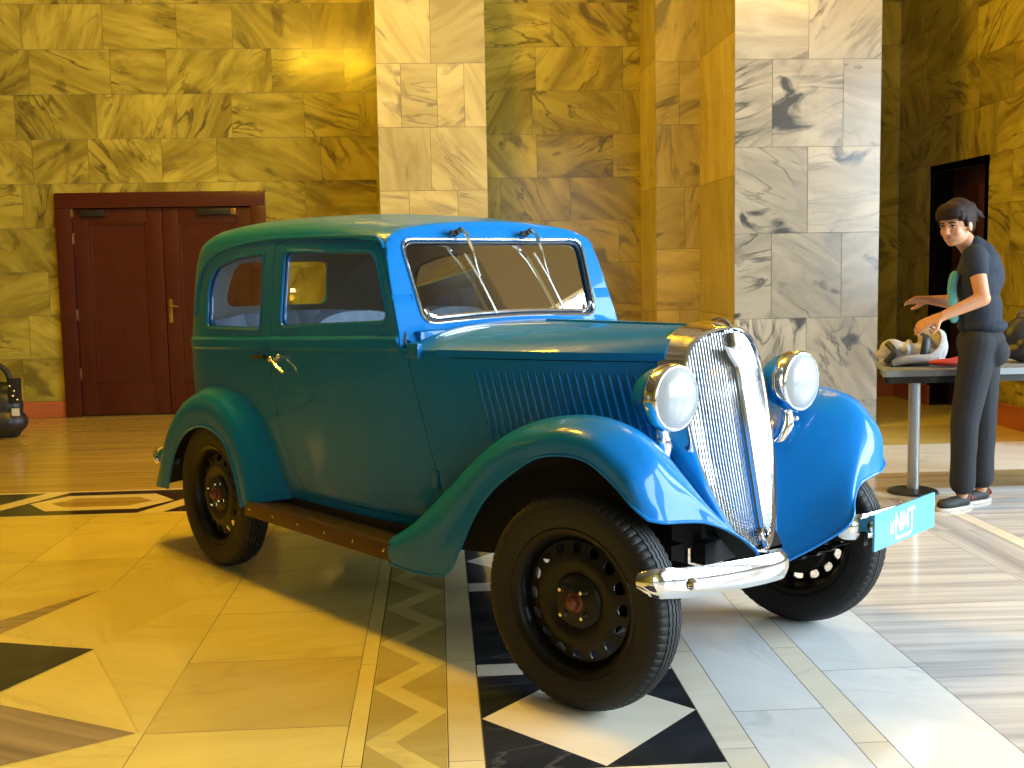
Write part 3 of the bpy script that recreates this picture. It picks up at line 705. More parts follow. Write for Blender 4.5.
for s in (-1, 1):
    # last station: the lip that sweeps from the outer tip down and inward to the foot of the grille
    lip = [(.232, .612, .604), (.250, .560, .590), (.256, .5, .584), (.267, .4, .568), (.297, .32, .530), (.330, .25, .471), (.27, .165, .405), (.20, .08, .35)]
    m = 26
    cols = []
    for O, C, N_, I in FST:
        O, C, N_, I = map(np.array, (O, C, N_, I))
        S = np.array([O[0]*.55+C[0]*.45, O[1]+.004, O[2]+(C[2]-O[2])*.58]); S2 = np.array([O[0]*.22+C[0]*.78, O[1]*.66+C[1]*.34, O[2]+(C[2]-O[2])*.9])
        cols.append(catmull([O, S, S2, C, N_, I], m))
    cols.append(catmull(lip, m)); cols = np.array(cols); n = 72
    def along(P):
        P = list(P); Q = [2*P[0]-P[1]]+P+[2*P[-1]-P[-2]]; out = []; k = len(P)-1
        for t in np.linspace(0, k, n):
            i = min(int(t), k-1); f = t-i; a, b, c, d = Q[i], Q[i+1], Q[i+2], Q[i+3]
            out.append(.5*(2*b+(c-a)*f+(2*a-5*b+4*c-d)*f*f+(3*b-a-3*c+d)*f**3))
        return out
    rows = [along(cols[:, j]) for j in range(m)]
    me = G().grid([[(p[0], s*p[1], p[2]) for p in r] for r in rows]).mesh('front_fender')
    if sum(p.normal.z*p.area for p in me.polygons) < 0: me.flip_normals()
    me = evaluated(me, [('SUBSURF', dict(levels=1, render_levels=1)), ('SOLIDIFY', dict(thickness=.006, offset=-1.0, material_offset=1, material_offset_rim=0))])
    ff = put('front_fender', me, [], CAR, 60)
    edge = [(p[0], s*p[1], p[2]) for p in rows[0]]+[(p[0], s*p[1], p[2]) for p in catmull(lip, 30)[1:]]
    put('rolled_edge', G().tube(edge, .005, 8), 'paint', ff)
    sp = [(p[3][0], p[3][1]+.03, p[3][2]+.03) for p in FST[:9]]
    put('splash_panel', G().grid([[(x, s*y, .33) for x, y, z in sp], [(x, s*y, z) for x, y, z in sp]]), 'under', CAR, None)
    RST = [((-2.02, .690, .315), (-1.91, .66, .345), (-1.84, .61, .36), (-1.77, .555, .37)),
           ((-2.04, .690, .38), (-1.935, .66, .43), (-1.87, .61, .45), (-1.81, .56, .47)),
           ((-2.075, .690, .47), (-1.975, .66, .545), (-1.92, .61, .57), (-1.87, .57, .60)),
           ((-2.14, .690, .565), (-2.05, .655, .67), (-2.0, .61, .70), (-1.96, .57, .73)),
           ((-2.22, .690, .612), (-2.16, .65, .745), (-2.13, .61, .78), (-2.11, .57, .80)),
           ((-2.32, .690, .632), (-2.29, .65, .778), (-2.29, .60, .81), (-2.29, .55, .83)),
           ((-2.42, .690, .625), (-2.44, .65, .775), (-2.46, .59, .805), (-2.47, .52, .815)),
           ((-2.52, .690, .595), (-2.585, .65, .730), (-2.63, .57, .75), (-2.66, .47, .755)),
           ((-2.60, .690, .55), (-2.70, .652, .655), (-2.76, .56, .67), (-2.80, .42, .67)),
           ((-2.67, .690, .48), (-2.80, .655, .555), (-2.86, .54, .565), (-2.88, .38, .57)),
           ((-2.725, .690, .385), (-2.87, .66, .435), (-2.92, .54, .44), (-2.93, .36, .44)),
           ((-2.765, .690, .295), (-2.925, .67, .285), (-2.96, .56, .285), (-2.96, .40, .29))]
    fender(RST, 66, 22, 'rear_fender', s)
    # running board
    g = G(); A, B = -1.985, -.915
    g.box((A, min(s*.52, s*.682), .303), (B, max(s*.52, s*.682), .342), mi=0, bev=.006)
    for k in range(9): y = .55+k*.0145; g.box((A+.02, min(s*y, s*(y+.006)), .340), (B-.02, max(s*y, s*(y+.006)), .3455))
    rb = put('running_board', g, 'tread', CAR)
    g = G(); g.box((A, min(s*.674, s*.692), .284), (B, max(s*.674, s*.692), .347), bev=.005); g.box((A-.005, min(s*.56, s*.692), .288), (A+.014, max(s*.56, s*.692), .347), bev=.004); g.box((B-.016, min(s*.56, s*.692), .280), (B+.004, max(s*.56, s*.692), .350), bev=.004)
    put('edge_trim', g, 'edge', rb)
    for k in range(6): put('rivet', G().ball((A+.04+k*(B-A-.08)/5, s*.692, .317), .006, 10, 6), 'brass', rb)
for s in (-1, 1): put('sill', G().box((-2.0, min(s*.50, s*.575), .31), (-.80, max(s*.50, s*.575), .375), bev=.005), 'under', CAR)
# dark underside: frame rails, floor pan, axles, springs
g = G()
for s in (-1, 1): g.box((-2.9, s*.33-.03, .36), (.10, s*.33+.03, .46))
g.box((-2.75, -.52, .40), (-.84, .52, .43)); g.box((-.84, -.30, .42), (.05, .30, .52)); g.box((.04, -.20, .37), (.10, .20, .44))
put('chassis', g, 'under', CAR, None)
for x in (-.041, -2.325):
    g = G(); g.tube([(x, -.52, RR), (x, -.3, RR-.05), (x, .3, RR-.05), (x, .52, RR)], .03, 10)
    if x < -1: g.ball((x, 0, RR-.02), (.13, .12, .13))
    put('axle', g, 'under', CAR)
    for s in (-1, 1):
        g = G()
        for k in range(4): L_ = .30-.06*k; g.tube([(x+L_*t, s*.36, RR-.01-.012*k+.06*(t*L_/.3)**2) for t in np.linspace(-1, 1, 9)], .010, 4, flat=(2.2, .55))
        put('leaf_spring', g, 'dark', CAR)
        g = G().lathe([(.0, .0), (.13, .0), (.135, .01), (.135, .07), (.11, .085), (.0, .09)], 36, mat=Matrix.Translation((x, s*.50, RR))@Matrix.Rotation(-s*PI/2, 4, 'X')@Matrix.Translation((0, 0, -.03)))
        put('brake_drum', g, 'steel', CAR)
# interior
for x, y in ((-1.50, -.26), (-1.50, .26)):
    g = G(); g.box((x-.05, y-.23, .58), (x+.42, y+.23, .74), bev=.05); sx = put('front_seat', g, 'seat', CAR)
    g = G(); rows = []
    for i in range(13):
        a = i/12; row = []
        for k in range(25):
            b = -1+2*k/24; ed = (1-abs(b)**6)*(1-max(0, a*2-1)**6)
            row.append((x-.06-.16*a+.05*ed*(.7+.3*abs(math.sin(b*PI*3))), y+.235*b*(1-.12*a**3), .64+.50*a-.05*abs(b)**3*a))
        rows.append(row)
    g.grid(rows); rows2 = [[(p[0]-.13*(1-abs(-1+2*k/24)**6), p[1], p[2]) for k, p in enumerate(r)] for r in rows]; g.grid(rows2, flip=True); g.grid([rows[-1], rows2[-1]])
    put('seat_back', g, 'seat', sx)
g = G(); g.box((-2.35, -.5, .56), (-1.95, .5, .74), bev=.05); rs_ = put('rear_seat', g, 'seat', CAR)
g = G(); rows = []
for i in range(10):
    a = i/9; rows.append([(-2.36-.22*a+.04*abs(math.sin(PI*7*k/60)), -.5+k/60, .66+.46*a-.03*abs(-1+k/30)**4) for k in range(61)])
g.grid(rows); put('seat_back', g, 'seat', rs_)
g = G().box((-1.04, -.5, .90), (-.96, .5, 1.09), bev=.03); put('dashboard', g, 'paint', CAR)
g = G(); R_ = Matrix.Translation((-1.27, .26, 1.04))@Matrix.Rotation(-1.0, 4, 'Y')
g.tube([R_@Vector((.19*math.cos(2*PI*k/40), .19*math.sin(2*PI*k/40), 0)) for k in range(40)], .011, 8, closed=True)
for k in range(3): a = 2*PI*k/3+.5; g.tube([R_@Vector((0, 0, -.02)), R_@Vector((.19*math.cos(a), .19*math.sin(a), 0))], .007, 6)
g.tube([R_@Vector((0, 0, 0)), (-1.0, .26, .86)], .018, 8); put('steering_wheel', g, 'gasket', CAR)
# wipers hang from the top of the windscreen
for y0, dy in ((-.215, .0), (.145, .0)):
    g = G(); a = wpt(y0, 1.437, .012); b = wpt(y0+.035, 1.435, .055)
    g.tube([a, wpt(y0, 1.437, .05)], .012, 10); g.tube([wpt(y0-.03, 1.437, .03), wpt(y0+.012, 1.437, .035)], .009, 8); wp = put('wiper', g, 'gasket', CAR)
    g = G(); g.tube([wpt(y0, 1.445, .055), wpt(y0+.03, 1.425, .05), wpt(y0+.058, 1.36, .032), wpt(y0+.068, 1.31, .02), wpt(y0+.078, 1.275, .014)], [.008, .008, .006, .005, .004], 8); put('wiper_arm', g, 'chrome', wp)
    g = G(); g.tube([wpt(y0+.034, 1.365, .006), wpt(y0+.076, 1.27, .008), wpt(y0+.122, 1.135, .004)], .0055, 6); put('wiper_blade', g, 'nickel', wp)
# grille: V shaped, leaning back, narrowing to the foot
GO = [(0, 1.100), (.045, 1.096), (.10, 1.082), (.146, 1.054), (.178, 1.010), (.194, .955), (.199, .895), (.198, .82), (.194, .76), (.186, .70), (.172, .64), (.152, .58), (.128, .52), (.098, .47), (.062, .43), (.028, .408), (0, .402)]
GOc = catmull(GO, 60)
def gx(y, z, off=0): return .040+(1.1-z)*.195-.055*(abs(y)/.19)**1.15+off
ring = [(y, z) for y, z in GOc]+[(-y, z) for y, z in GOc[::-1][1:-1]]
def scaled(q, dz=0): return [(y*q, .76+(z-.76)*(1+(q-1)*.55)+dz) for y, z in ring]
sh = []
for q, off, dz in ((.985, -.016, 0), (1.0, .003, 0), (1.02, .009, 0), (1.045, .007, 0), (1.062, -.002, 0), (1.07, -.016, .0)):
    sh.append([(gx(y/q, z, off), y, z) for y, z in scaled(q, dz)])
def backring(t):
    out = []
    for y, z in ring:
        wide = np.clip((z-.45)/.5, 0, 1); qq = 1.07+t*(.10*wide)
        out.append((gx(y, z, -.016)-t*(.070+.02*(1-abs(y)/.19)), y*qq, .76+(z-.76)*(1.0385+t*.035)))
    return out
for t in (.2, .5, .8, 1.0): sh.append(backring(t))
GR = put('grille_shell', G().grid(sh, cv=True), 'chrome', CAR, 50)
put('radiator_core', G().add([(gx(y, z, -.03), y*.99, z) for y, z in ring], [tuple(range(len(ring)))]), 'core', CAR, None)
g = G()
zi = lambda yy, top: float(np.interp(abs(yy), *( ([p[0] for p in GO[:7]], [p[1] for p in GO[:7]]) if top else ([p[0] for p in GO[::-1][:11]], [p[1] for p in GO[::-1][:11]]) )))
for s in (-1, 1):
    for k in range(19):
        f0 = (k+.8)/19.4; pts = []
        # bars lie in planes that converge slightly to the foot
        for t in np.linspace(0, 1, 80):
            z = 1.098-t*(1.098-.415); ymax = float(np.interp(z, [p[1] for p in GO[::-1]], [p[0] for p in GO[::-1]]))
            y = f0*.199*(1 if z > .7 else 1-.12*(.7-z)/.3)
            if y < ymax*1.01: pts.append((gx(y, z, -.008), s*y, z))
        if len(pts) > 2: g.tube(pts, .0032, 6, flat=(.8, 1.2))
put('grille_bars', g, 'bars', GR)
put('centre_bar', G().tube([(gx(0, z, .004), 0, z) for z in np.linspace(1.09, .41, 20)], .0075, 8), 'chrome', GR)
g = G(); q = [(0, 1.056), (.010, 1.036), (.034, 1.050), (.026, 1.018), (.014, .996), (0, .968), (-.014, .996), (-.026, 1.018), (-.034, 1.050), (-.010, 1.036)]
q = rounded(q, .004, 3); n = len(q)
g.add([(gx(0, z, .002), y*1.35, z) for y, z in q]+[(gx(0, z, .016)-.004, y*1.1, 1.02+(z-1.02)*.85) for y, z in q], [tuple(range(n, 2*n))]+[(i, (i+1) % n, n+(i+1) % n, n+i) for i in range(n)])
tag(put('grille_emblem', g, 'print', GR, 30), 'small pale shield badge near the top of the grille')
g = G(); g.tube([(-.035, 0, 1.128), (-.01, 0, 1.131), (.018, 0, 1.126), (.036, 0, 1.114), (.043, 0, 1.102)], [.004, .008, .009, .008, .005], 8); put('shell_ridge', g, 'chrome', GR)
Mx = Matrix.Translation((gx(0, .452, .012), 0, .452))@Matrix.Rotation(PI/2-.19, 4, 'Y')
put('crank_collar', G().lathe([(.015, -.03), (.015, .002), (.018, .005), (.022, .002), (.023, -.01), (.022, -.03)], 28, mat=Mx), 'chrome', GR); put('crank_hole', G().lathe([(.0, -.006), (.017, -.006)], 20, mat=Mx), 'under', GR)
# headlights
for s in (-1, 1):
    T = Matrix.Translation((.088, s*.321, .908))@Matrix.Rotation(PI/2, 4, 'Y')
    hl = put('headlight', G().lathe([(.004, -.150), (.025, -.146), (.050, -.134), (.072, -.112), (.088, -.082), (.0965, -.052), (.0985, -.03)], 40, mat=T), 'paint', CAR, 50)
    put('headlight_rim', G().lathe([(.0985, -.048), (.1035, -.044), (.1055, -.028), (.105, -.006), (.101, .005), (.096, .006), (.094, 0)], 44, mat=T), 'chrome', hl, 60)
    tag(put('headlight_lens', G().lathe([(.0, .030), (.03, .0285), (.06, .022), (.083, .011), (.095, .001)], 40, mat=T), 'lens', hl, 60), 'domed ribbed glass lens')
    g = G(); g.tube([(.03, s*.322, .80), (.035, s*.318, .76), (.02, s*.312, .715), (-.01, s*.300, .68)], [.018, .026, .026, .03], 12); g.ball((.03, s*.322, .803), .02)
    put('headlight_bracket', g, 'chrome', hl)
    put('lamp_wire_clip', G().ball((.05, s*.345, .775), .012, 12, 8), 'chrome', hl)
# bumpers: two curved chrome blades in front, two behind
def blade(pts, h, name, bolt):
    P = catmull(pts, 40); rows = []; n = len(P)
    for i, p in enumerate(P):
        a = P[max(0, i-1)]; b = P[min(n-1, i+1)]; t = Vector((b[0]-a[0], b[1]-a[1], 0)).normalized(); nr = Vector((t.y, -t.x, 0))
        if nr.x < 0 and pts[0][0] > -1: nr = -nr
        if nr.x > 0 and pts[0][0] < -1: nr = -nr
        e = min(1, .55+.45*math.sin(min(1, min(i, n-1-i)/4)*PI/2)); row = []
        for k in range(13):
            q = -1+2*k/12; row.append(Vector((p[0], p[1], p[2]+q*h/2*e))+nr*(.014*(1-q*q)))
        for k in range(13):
            q = 1-2*k/12; row.append(Vector((p[0], p[1], p[2]+q*h/2*e))-nr*.003+nr*(.012*(1-q*q)))
        rows.append(row)
    g = G().grid(rows, cv=True); k0 = len(g.v)-n*26; g.f += [tuple(k0+j for j in range(26)), tuple(k0+(n-1)*26+j for j in range(26))]; g.m += [0, 0]
    o = put(name, g, 'chrome', CAR, 45)
    gb = G(); bx, by, bz_ = bolt; gb.lathe([(.0, .016), (.010, .014), (.017, .006), (.019, 0)], 20, mat=Matrix.Translation((bx, by, bz_))@Matrix.Rotation(PI/2 if bx > -1 else -PI/2, 4, 'Y')); put('bumper_bolt', gb, 'chrome', o)
    return o
blade([(.268, -.690, .452), (.302, -.676, .450), (.320, -.63, .444), (.328, -.555, .434), (.338, -.40, .421), (.342, -.24, .410), (.335, -.13, .404), (.314, -.088, .401), (.25, -.078, .401)], .086, 'front_bumper', (.343, -.553, .433))
blade([(.22, .318, .434), (.268, .326, .434), (.297, .36, .434), (.308, .42, .434), (.310, .52, .434), (.298, .62, .434), (.26, .68, .434)], .086, 'front_bumper', (.322, .395, .434))
for s in (-1, 1):
    g = G(); g.box((-.1, s*.36-.012, .375), (.318, s*.36+.012, .415)); g.box((.0, s*.46-.010, .378), (.312, s*.46+.010, .425)); put('bumper_bracket', g, 'dark', CAR)
    blade([(-2.93, s*.66, .42), (-2.99, s*.64, .42), (-3.02, s*.55, .42), (-3.03, s*.40, .42), (-3.03, s*.25, .42)], .075, 'rear_bumper', (-3.045, s*.42, .42))
    g = G().box((-3.02, s*.33-.02, .40), (-2.75, s*.33+.02, .44)); put('bumper_bracket', g, 'dark', CAR)
# wheels
def wheel_meshes():
    """local z is the axis, +z faces out"""
    seg = 320
    prof = [(.222, -.046), (.228, -.055), (.245, -.061), (.270, -.0645), (.292, -.063), (.306, -.058), (.313, -.053)]
    def crown_r(z): return .328-.0125*(abs(z)/.05)**2.2
    zt = [(.0505, 0), (.0460, 0), (.0330, 0), (.0325, 1), (.0290, 1), (.0285, 0), (.0180, 0), (.0175, 1), (.0140, 1), (.0135, 0), (.0030, 0), (.0025, 1), (.0, 1)]
    half = [(r, z, 0) for r, z in prof]+[(crown_r(z), -z, f) for z, f in zt]
    allp = half+[(r, -z, f) for r, z, f in half[::-1][1:]]
    rows = []
    for r, z, f in allp:
        row = []
        for k in range(seg):
            a = 2*PI*k/seg; az = abs(z); rr = r-(.0085 if f else 0); zz = z; ph = k % 4
            if az < .04: zz = z+(1 if (k//2) % 2 else -1)*.0016
            if .040 < az < .056 and ph == 0: rr -= .005
            row.append(Vector((rr*math.cos(a), rr*math.sin(a), zz)))
        rows.append(row)
    ty = G().grid(rows, cv=True, flip=True)
    for rr_ in (.262, .281): 
        for sz in (-1, 1): ty.tube([(rr_*math.cos(2*PI*k/90), rr_*math.sin(2*PI*k/90), sz*(.0625 if rr_ > .27 else .0615)) for k in range(90)], .0024, 5, closed=True)
    # pressed steel disc and rim
    rim = [(.140, .018), (.155, .020), (.172, .021), (.182, .018), (.188, .006), (.190, -.004), (.197, -.004), (.201, .012), (.206, .034), (.214, .043), (.223, .047), (.226, .052), (.222, .055), (.212, .051), (.203, .045)]
    disc = [(.0, .034), (.045, .034), (.050, .031), (.072, .031), (.078, .028), (.084, .020), (.100, .028), (.118, .033), (.136, .030), (.150, .024), (.165, .020), (.182, .016), (.188, .008)]
    back = [(.186, .002), (.165, .014), (.150, .018), (.136, .024), (.118, .027), (.100, .022), (.084, .013), (.0, .013)]
    d = G().lathe(disc+back, 96).mesh('d')
    cutters = G()
    for k in range(16):
        a = 2*PI*(k+.5)/16; ca, sa = math.cos(a), math.sin(a); P = [(.172, -.019), (.177, -.009), (.178, 0), (.177, .009), (.172, .019), (.160, .018), (.150, .012), (.146, 0), (.150, -.012), (.160, -.018)]
        P = [(r*ca-t*sa, r*sa+t*ca) for r, t in P]; cutters.prism(P, 2, -.03, .07)
    d = boolean(d, cutters.mesh('c'), 'DIFFERENCE')
    bm = bmesh.new(); bm.from_mesh(d)
    rg = G().lathe([(.186, .008), (.188, -.006), (.192, -.012), (.197, -.008), (.201, .012), (.206, .034), (.214, .044), (.224, .048), (.227, .053), (.223, .057), (.212, .053), (.203, .046), (.197, .030), (.193, .010), (.188, .012)], 96)
    rg.lathe([(.192, -.012), (.197, -.03), (.205, -.048), (.222, -.05), (.227, -.046), (.210, -.036), (.200, -.02), (.197, -.008)], 96)
    tmp = rg.mesh('rg'); bm.from_mesh(tmp); me = bpy.data.meshes.new('wheel'); bm.to_mesh(me); bm.free()
    cap = G().lathe([(.0, .064), (.012, .063), (.019, .059), (.022, .052), (.023, .040), (.030, .036), (.032, .028)], 28)
    em = G().lathe([(.0, .067), (.009, .0665), (.012, .0645), (.014, .063), (.016, .061)], 20)
    nuts = []
    for k in range(4):
        a = 2*PI*k/4+.6; nuts.append(G().lathe([(.0, .054), (.006, .053), (.009, .046), (.0095, .036), (.012, .030)], 6, mat=Matrix.Translation((.054*math.cos(a), .054*math.sin(a), .004))))
    return ty.mesh('tyre'), me, cap.mesh('hub_cap'), em.mesh('cap_badge'), [n_.mesh('wheel_nut') for n_ in nuts]
ty, wd, cp, em, nts = wheel_meshes()
wheels = []
for x, s, wy in ((-.02, -1, .625), (-.075, 1, .54), (-2.315, -1, .62), (-2.325, 1, .60)):
        if not wheels:
            w = put('wheel', wd, 'steel', CAR, 35); put('tyre', ty, 'tyre', w, 30); c_ = put('hub_cap', cp, 'copper', w, 40); put('cap_badge', em, 'copper', w, 30)
            for n_ in nts: put('wheel_nut', n_, 'chrome', w, 30)
            wheels.append(w)
        else:
            w = wheels[0].copy(); COL.objects.link(w)
            for ch in list(wheels[0].children): cc = ch.copy(); COL.objects.link(cc); cc.parent = w
            wheels.append(w)
        w.parent = CAR; w.location = (x, s*wy, RR); w.rotation_euler = Euler((-s*PI/2, 0, 0)).to_matrix().to_4x4().to_euler()
        w.rotation_euler = (Matrix.Rotation(math.radians(9) if x > -1 else 0, 3, 'Z')@Matrix.Rotation(-s*PI/2, 3, 'X')@Matrix.Rotation(.55 if x < -1 else .2, 3, 'Z')).to_euler()
# tail lamp and plate holder on the near rear fender
put('tail_lamp', G().lathe([(.0, .03), (.025, .026), (.03, .015), (.03, -.03), (.02, -.05), (0, -.052)], 20, mat=Matrix.Translation((-2.95, -.58, .40))@Matrix.Rotation(-PI/2, 4, 'Y')), 'dark', CAR)
bpy.context.view_layer.update()
CM = CAR.matrix_world.copy()

# ------------------------------------------------------------------ blue sign board hung on the far front bumper
SX, SY0, SY1, SZ0, SZ1 = .345, .330, .800, .366, .490
sg = thing('sign_board', 'small sky blue board with white NMT logo fixed to front bumper', 'sign', CM@Vector((SX-.005, (SY0+SY1)/2, SZ0)), -.92177+.10)
w2 = (SY1-SY0)/2; hh = SZ1-SZ0
put('board', G().box((-.004, -w2, 0), (.004, w2, hh), bev=.0015), ['sign'], sg)
# letters drawn as strokes; u to the reader's right (= car +y), v up
def stroke(g, pts, t):
    for (a, b) in zip(pts[:-1], pts[1:]):
        a, b = Vector(a), Vector(b); d = (b-a).normalized()*t*.35; n_ = Vector((-(b-a).y, (b-a).x)).normalized()*t/2
        q = [a-d-n_, b+d-n_, b+d+n_, a-d+n_]
        g.add([(.0046, p.x, p.y) for p in q]+[(.0058, p.x, p.y) for p in q], [(4, 5, 6, 7), (0, 1, 5, 4), (1, 2, 6, 5), (2, 3, 7, 6), (3, 0, 4, 7)])
g = G(); L0 = -.062; v0, v1 = .042, .092
stroke(g, [(L0, v0), (L0, v1), (L0+.030, v0), (L0+.030, v1)], .0105)
stroke(g, [(L0+.046, v0), (L0+.049, v1), (L0+.063, v0+.012), (L0+.077, v1), (L0+.080, v0)], .0105)
stroke(g, [(L0+.084, v1+.001), (L0+.122, v1+.001)], .011)
stroke(g, [(L0+.105, v1), (L0+.105, .032), (L0+.099, .023), (L0+.088, .019), (L0+.010, .019), (L0+.002, .022), (L0-.001, .030)], .0105)
for j, n_ in enumerate((4, 3, 4)):
    for k in range(n_): stroke(g, [(L0-.034+.009*j, .040+k*.010), (L0-.034+.009*j, .0465+k*.010)], .0055)
g.v = [(x, (y+.01)*1.18-.02, .06+(z-.058)*1.12) for x, y, z in g.v]
put('logo', g, 'print', sg, None)

# ------------------------------------------------------------------ table, things on it
TY0, TY1, TX0, TX1, TZ = 6.0, 6.62, 2.30, 4.05, .712
tb = thing('table', 'long grey table with steel post legs behind the car by the stone pier', 'table', ((TX0+TX1)/2, (TY0+TY1)/2, 0))
cx, cy = (TX0+TX1)/2, (TY0+TY1)/2
TP = rounded([(2.42, 6.0), (TX1, 6.0), (TX1, TY1), (2.62, TY1), (2.57, 6.35)], [.05, .06, .06, .06, .1])
put('tabletop', G().prism([(x-cx, y-cy) for x, y in TP], 2, TZ-.035, TZ), 'table', tb)
TQ = [(cx+(x-cx)*.97, cy+(y-cy)*.9) for x, y in TP]
put('apron', G().prism([(x-cx, y-cy) for x, y in TQ], 2, TZ-.075, TZ-.034), 'dark', tb)
for lx in (2.675, 3.75):
    lg = put('leg', G().lathe([(.032, .015), (.032, TZ-.07)], 24, mat=Matrix.Translation((lx-cx, 6.16-cy, 0))), 'leg', tb)
    put('foot_plate', G().lathe([(.0, .022), (.10, .022), (.135, .012), (.14, .0)], 32, mat=Matrix.Translation((lx-cx, 6.16-cy, 0))), 'black', lg)
def lumps(parts, voxel=.008, sm=6, noise=0.):
    g = G()
    for p in parts:
        if p[0] == 'b': g.ball(p[1], p[2], 20, 12, rot=p[3] if len(p) > 3 else None)
        elif p[0] == 'c': g.capsule(*p[1:])
    me = g.mesh('lump'); me = evaluated(me, [('REMESH', dict(mode='VOXEL', voxel_size=voxel)), ('SMOOTH', dict(factor=.5, iterations=sm))]); me.materials.clear(); return me
# pale cloth bag lying open on the table
bg = thing('cloth_bag', 'crumpled pale grey cloth bag with dark straps lying on the table', 'bag', (2.72, 6.30, TZ+.004))
rnd = random.Random(3); parts = [('b', (-.06, .02, .058), (.15, .10, .055)), ('b', (.07, .02, .06), (.12, .10, .057)), ('b', (.14, .0, .10), (.06, .08, .09)), ('b', (-.12, 0, .09), (.07, .08, .06)), ('b', (.10, .04, .15), (.05, .06, .06))]
for k in range(14): parts.append(('c', (rnd.uniform(-.17, .15), rnd.uniform(-.09, .08), rnd.uniform(.05, .10)), (rnd.uniform(-.17, .17), rnd.uniform(-.09, .08), rnd.uniform(.05, .14)), .022, .016))
parts.append(('b', (0, 0, .022), (.20, .11, .02)))
put('bag_body', lumps(parts, .007, 4), 'cloth', bg, 60)
g = G(); g.tube(catmull([(-.16, -.10, .02), (-.05, -.125, .045), (.06, -.12, .05), (.13, -.10, .11), (.15, -.06, .18), (.12, 0, .21)], 24), .016, 8, flat=(.5, 1.3)); put('strap', g, 'cloth', bg)
g = G(); g.tube(catmull([(.02, -.10, .03), (.03, -.10, .10), (.05, -.07, .16), (.06, 0, .17)], 20), .020, 8, flat=(.5, 1.3)); put('dark_strap', g, 'gasket', bg); g = G(); g.tube(catmull([(-.19, -.08, .02), (-.15, -.10, .08), (-.17, -.05, .13)], 16), .018, 8); put('dark_strap', g, 'gasket', bg)
r_ = lumps([('b', (0, 0, .024), (.12, .06, .022)), ('b', (.07, .0, .03), (.07, .05, .027))], .006, 4)
o = put('red_cloth', r_, 'red', None, 60); o.location = (2.86, 6.13, TZ+.003); tag(o, 'folded dark red cloth on the table beside the pale bag', 'cloth')
# black backpack at the right end
bp = thing('black_backpack', 'black rounded backpack standing on the table right of the woman', 'bag', (3.40, 6.32, TZ+.004))
put('pack_body', lumps([('b', (0, 0, .13), (.15, .10, .135)), ('b', (0, -.02, .066), (.15, .11, .063)), ('b', (.0, -.08, .09), (.10, .05, .07))], .008, 5), 'black', bp, 60)
put('handle', G().tube(catmull([(-.04, .03, .25), (-.02, .03, .285), (.02, .03, .285), (.04, .03, .25)], 14), .008, 8), 'black', bp)
# black bag by the left edge of the picture
hb = thing('black_handbag', 'black leather bag with buckles standing on the floor at the left edge', 'bag', (-3.62, 9.35, 0))
put('bag_body', lumps([('b', (0, 0, .14), (.27, .15, .14)), ('b', (0, 0, .27), (.24, .12, .17)), ('b', (.06, 0, .37), (.16, .08, .10)), ('c', (-.15, 0, .065), (.15, 0, .065), .06, .06)], .010, 5), 'black', hb, 60)
put('handle', G().tube(catmull([(-.10, 0, .42), (-.08, 0, .55), (.02, 0, .61), (.12, 0, .55), (.15, 0, .42)], 24), .022, 10), 'black', hb)
g = G().box((.17, -.11, .30), (.25, -.05, .50), bev=.01); put('flap', g, 'black', hb)
g = G(); 
for z, x in ((.44, .18), (.40, .21), (.36, .20), (.33, .235)): g.ball((x, -.115, z), .011, 10, 6)
put('buckles', g, 'nickel', hb); put('paper_tag', G().box((.19, -.13, .20), (.25, -.125, .26)), 'sole', hb, None)

# ------------------------------------------------------------------ the woman at the table
OX, OY = 2.85, 5.80
pr = thing('person', 'woman in navy t-shirt and charcoal jeans bending over the table, head turned back', 'person', (OX, OY, 0))
def V(x, y, z): return Vector((x-OX, y-OY, z))
fw = Vector((-.93, .37, 0)).normalized(); lf = Vector((-.37, -.93, 0)).normalized(); up = Vector((0, 0, 1))
RF = Matrix((fw, lf, up)).transposed()                                 # local (forward, left, up) -> world
hipc = V(2.885, 5.82, .87); chest = V(2.862, 5.82, 1.19); neckb = V(2.805, 5.80, 1.372)
Ls = V(2.768, 5.675, 1.325); Rs = V(2.915, 5.965, 1.32)
Le = V(2.772, 5.585, 1.112); Lw = V(2.573, 5.60, 1.026)
Re = V(2.83, 6.06, 1.08); Rw = V(2.70, 6.03, 1.093)
Lh, Rh = V(2.835, 5.74, .86), V(2.935, 5.895, .86)
Lk, Rk = V(2.748, 5.70, .46), V(2.930, 5.87, .46)
La, Ra = V(2.752, 5.72, .075), V(2.925, 5.86, .075)
hf = Vector((-.80, -.57, -.20)).normalized(); hl_ = Vector((0, 0, 1)).cross(hf).normalized(); hu = hf.cross(hl_).normalized()
RH = Matrix((hf, hl_, hu)).transposed(); hc = V(2.722, 5.795, 1.495)
def H(f, l, u): return hc+RH@Vector((f, l, u))
parts = [('b', chest, (.095, .145, .15), RF), ('b', (hipc+chest)/2, (.085, .125, .16), RF), ('b', hipc, (.105, .145, .12), RF),
         ('c', Ls, Rs, .048, .048), ('c', neckb, H(-.03, 0, -.06), .052, .048),
         ('c', Ls, Le, .046, .037), ('c', Le, Lw, .040, .025), ('c', Rs, Re, .046, .037), ('c', Re, Rw, .040, .025),
         ('c', Lh, Lk, .075, .05), ('c', Lk, La, .052, .032), ('c', Rh, Rk, .075, .05), ('c', Rk, Ra, .052, .032)]
for A_, dr in ((La, Vector((-.80, -.32, 0))), (Ra, Vector((-.80, -.30, 0)))):
    parts += [('c', A_+Vector((0, 0, -.035)), A_+dr.normalized()*.13+Vector((0, 0, -.055)), .030, .018)]
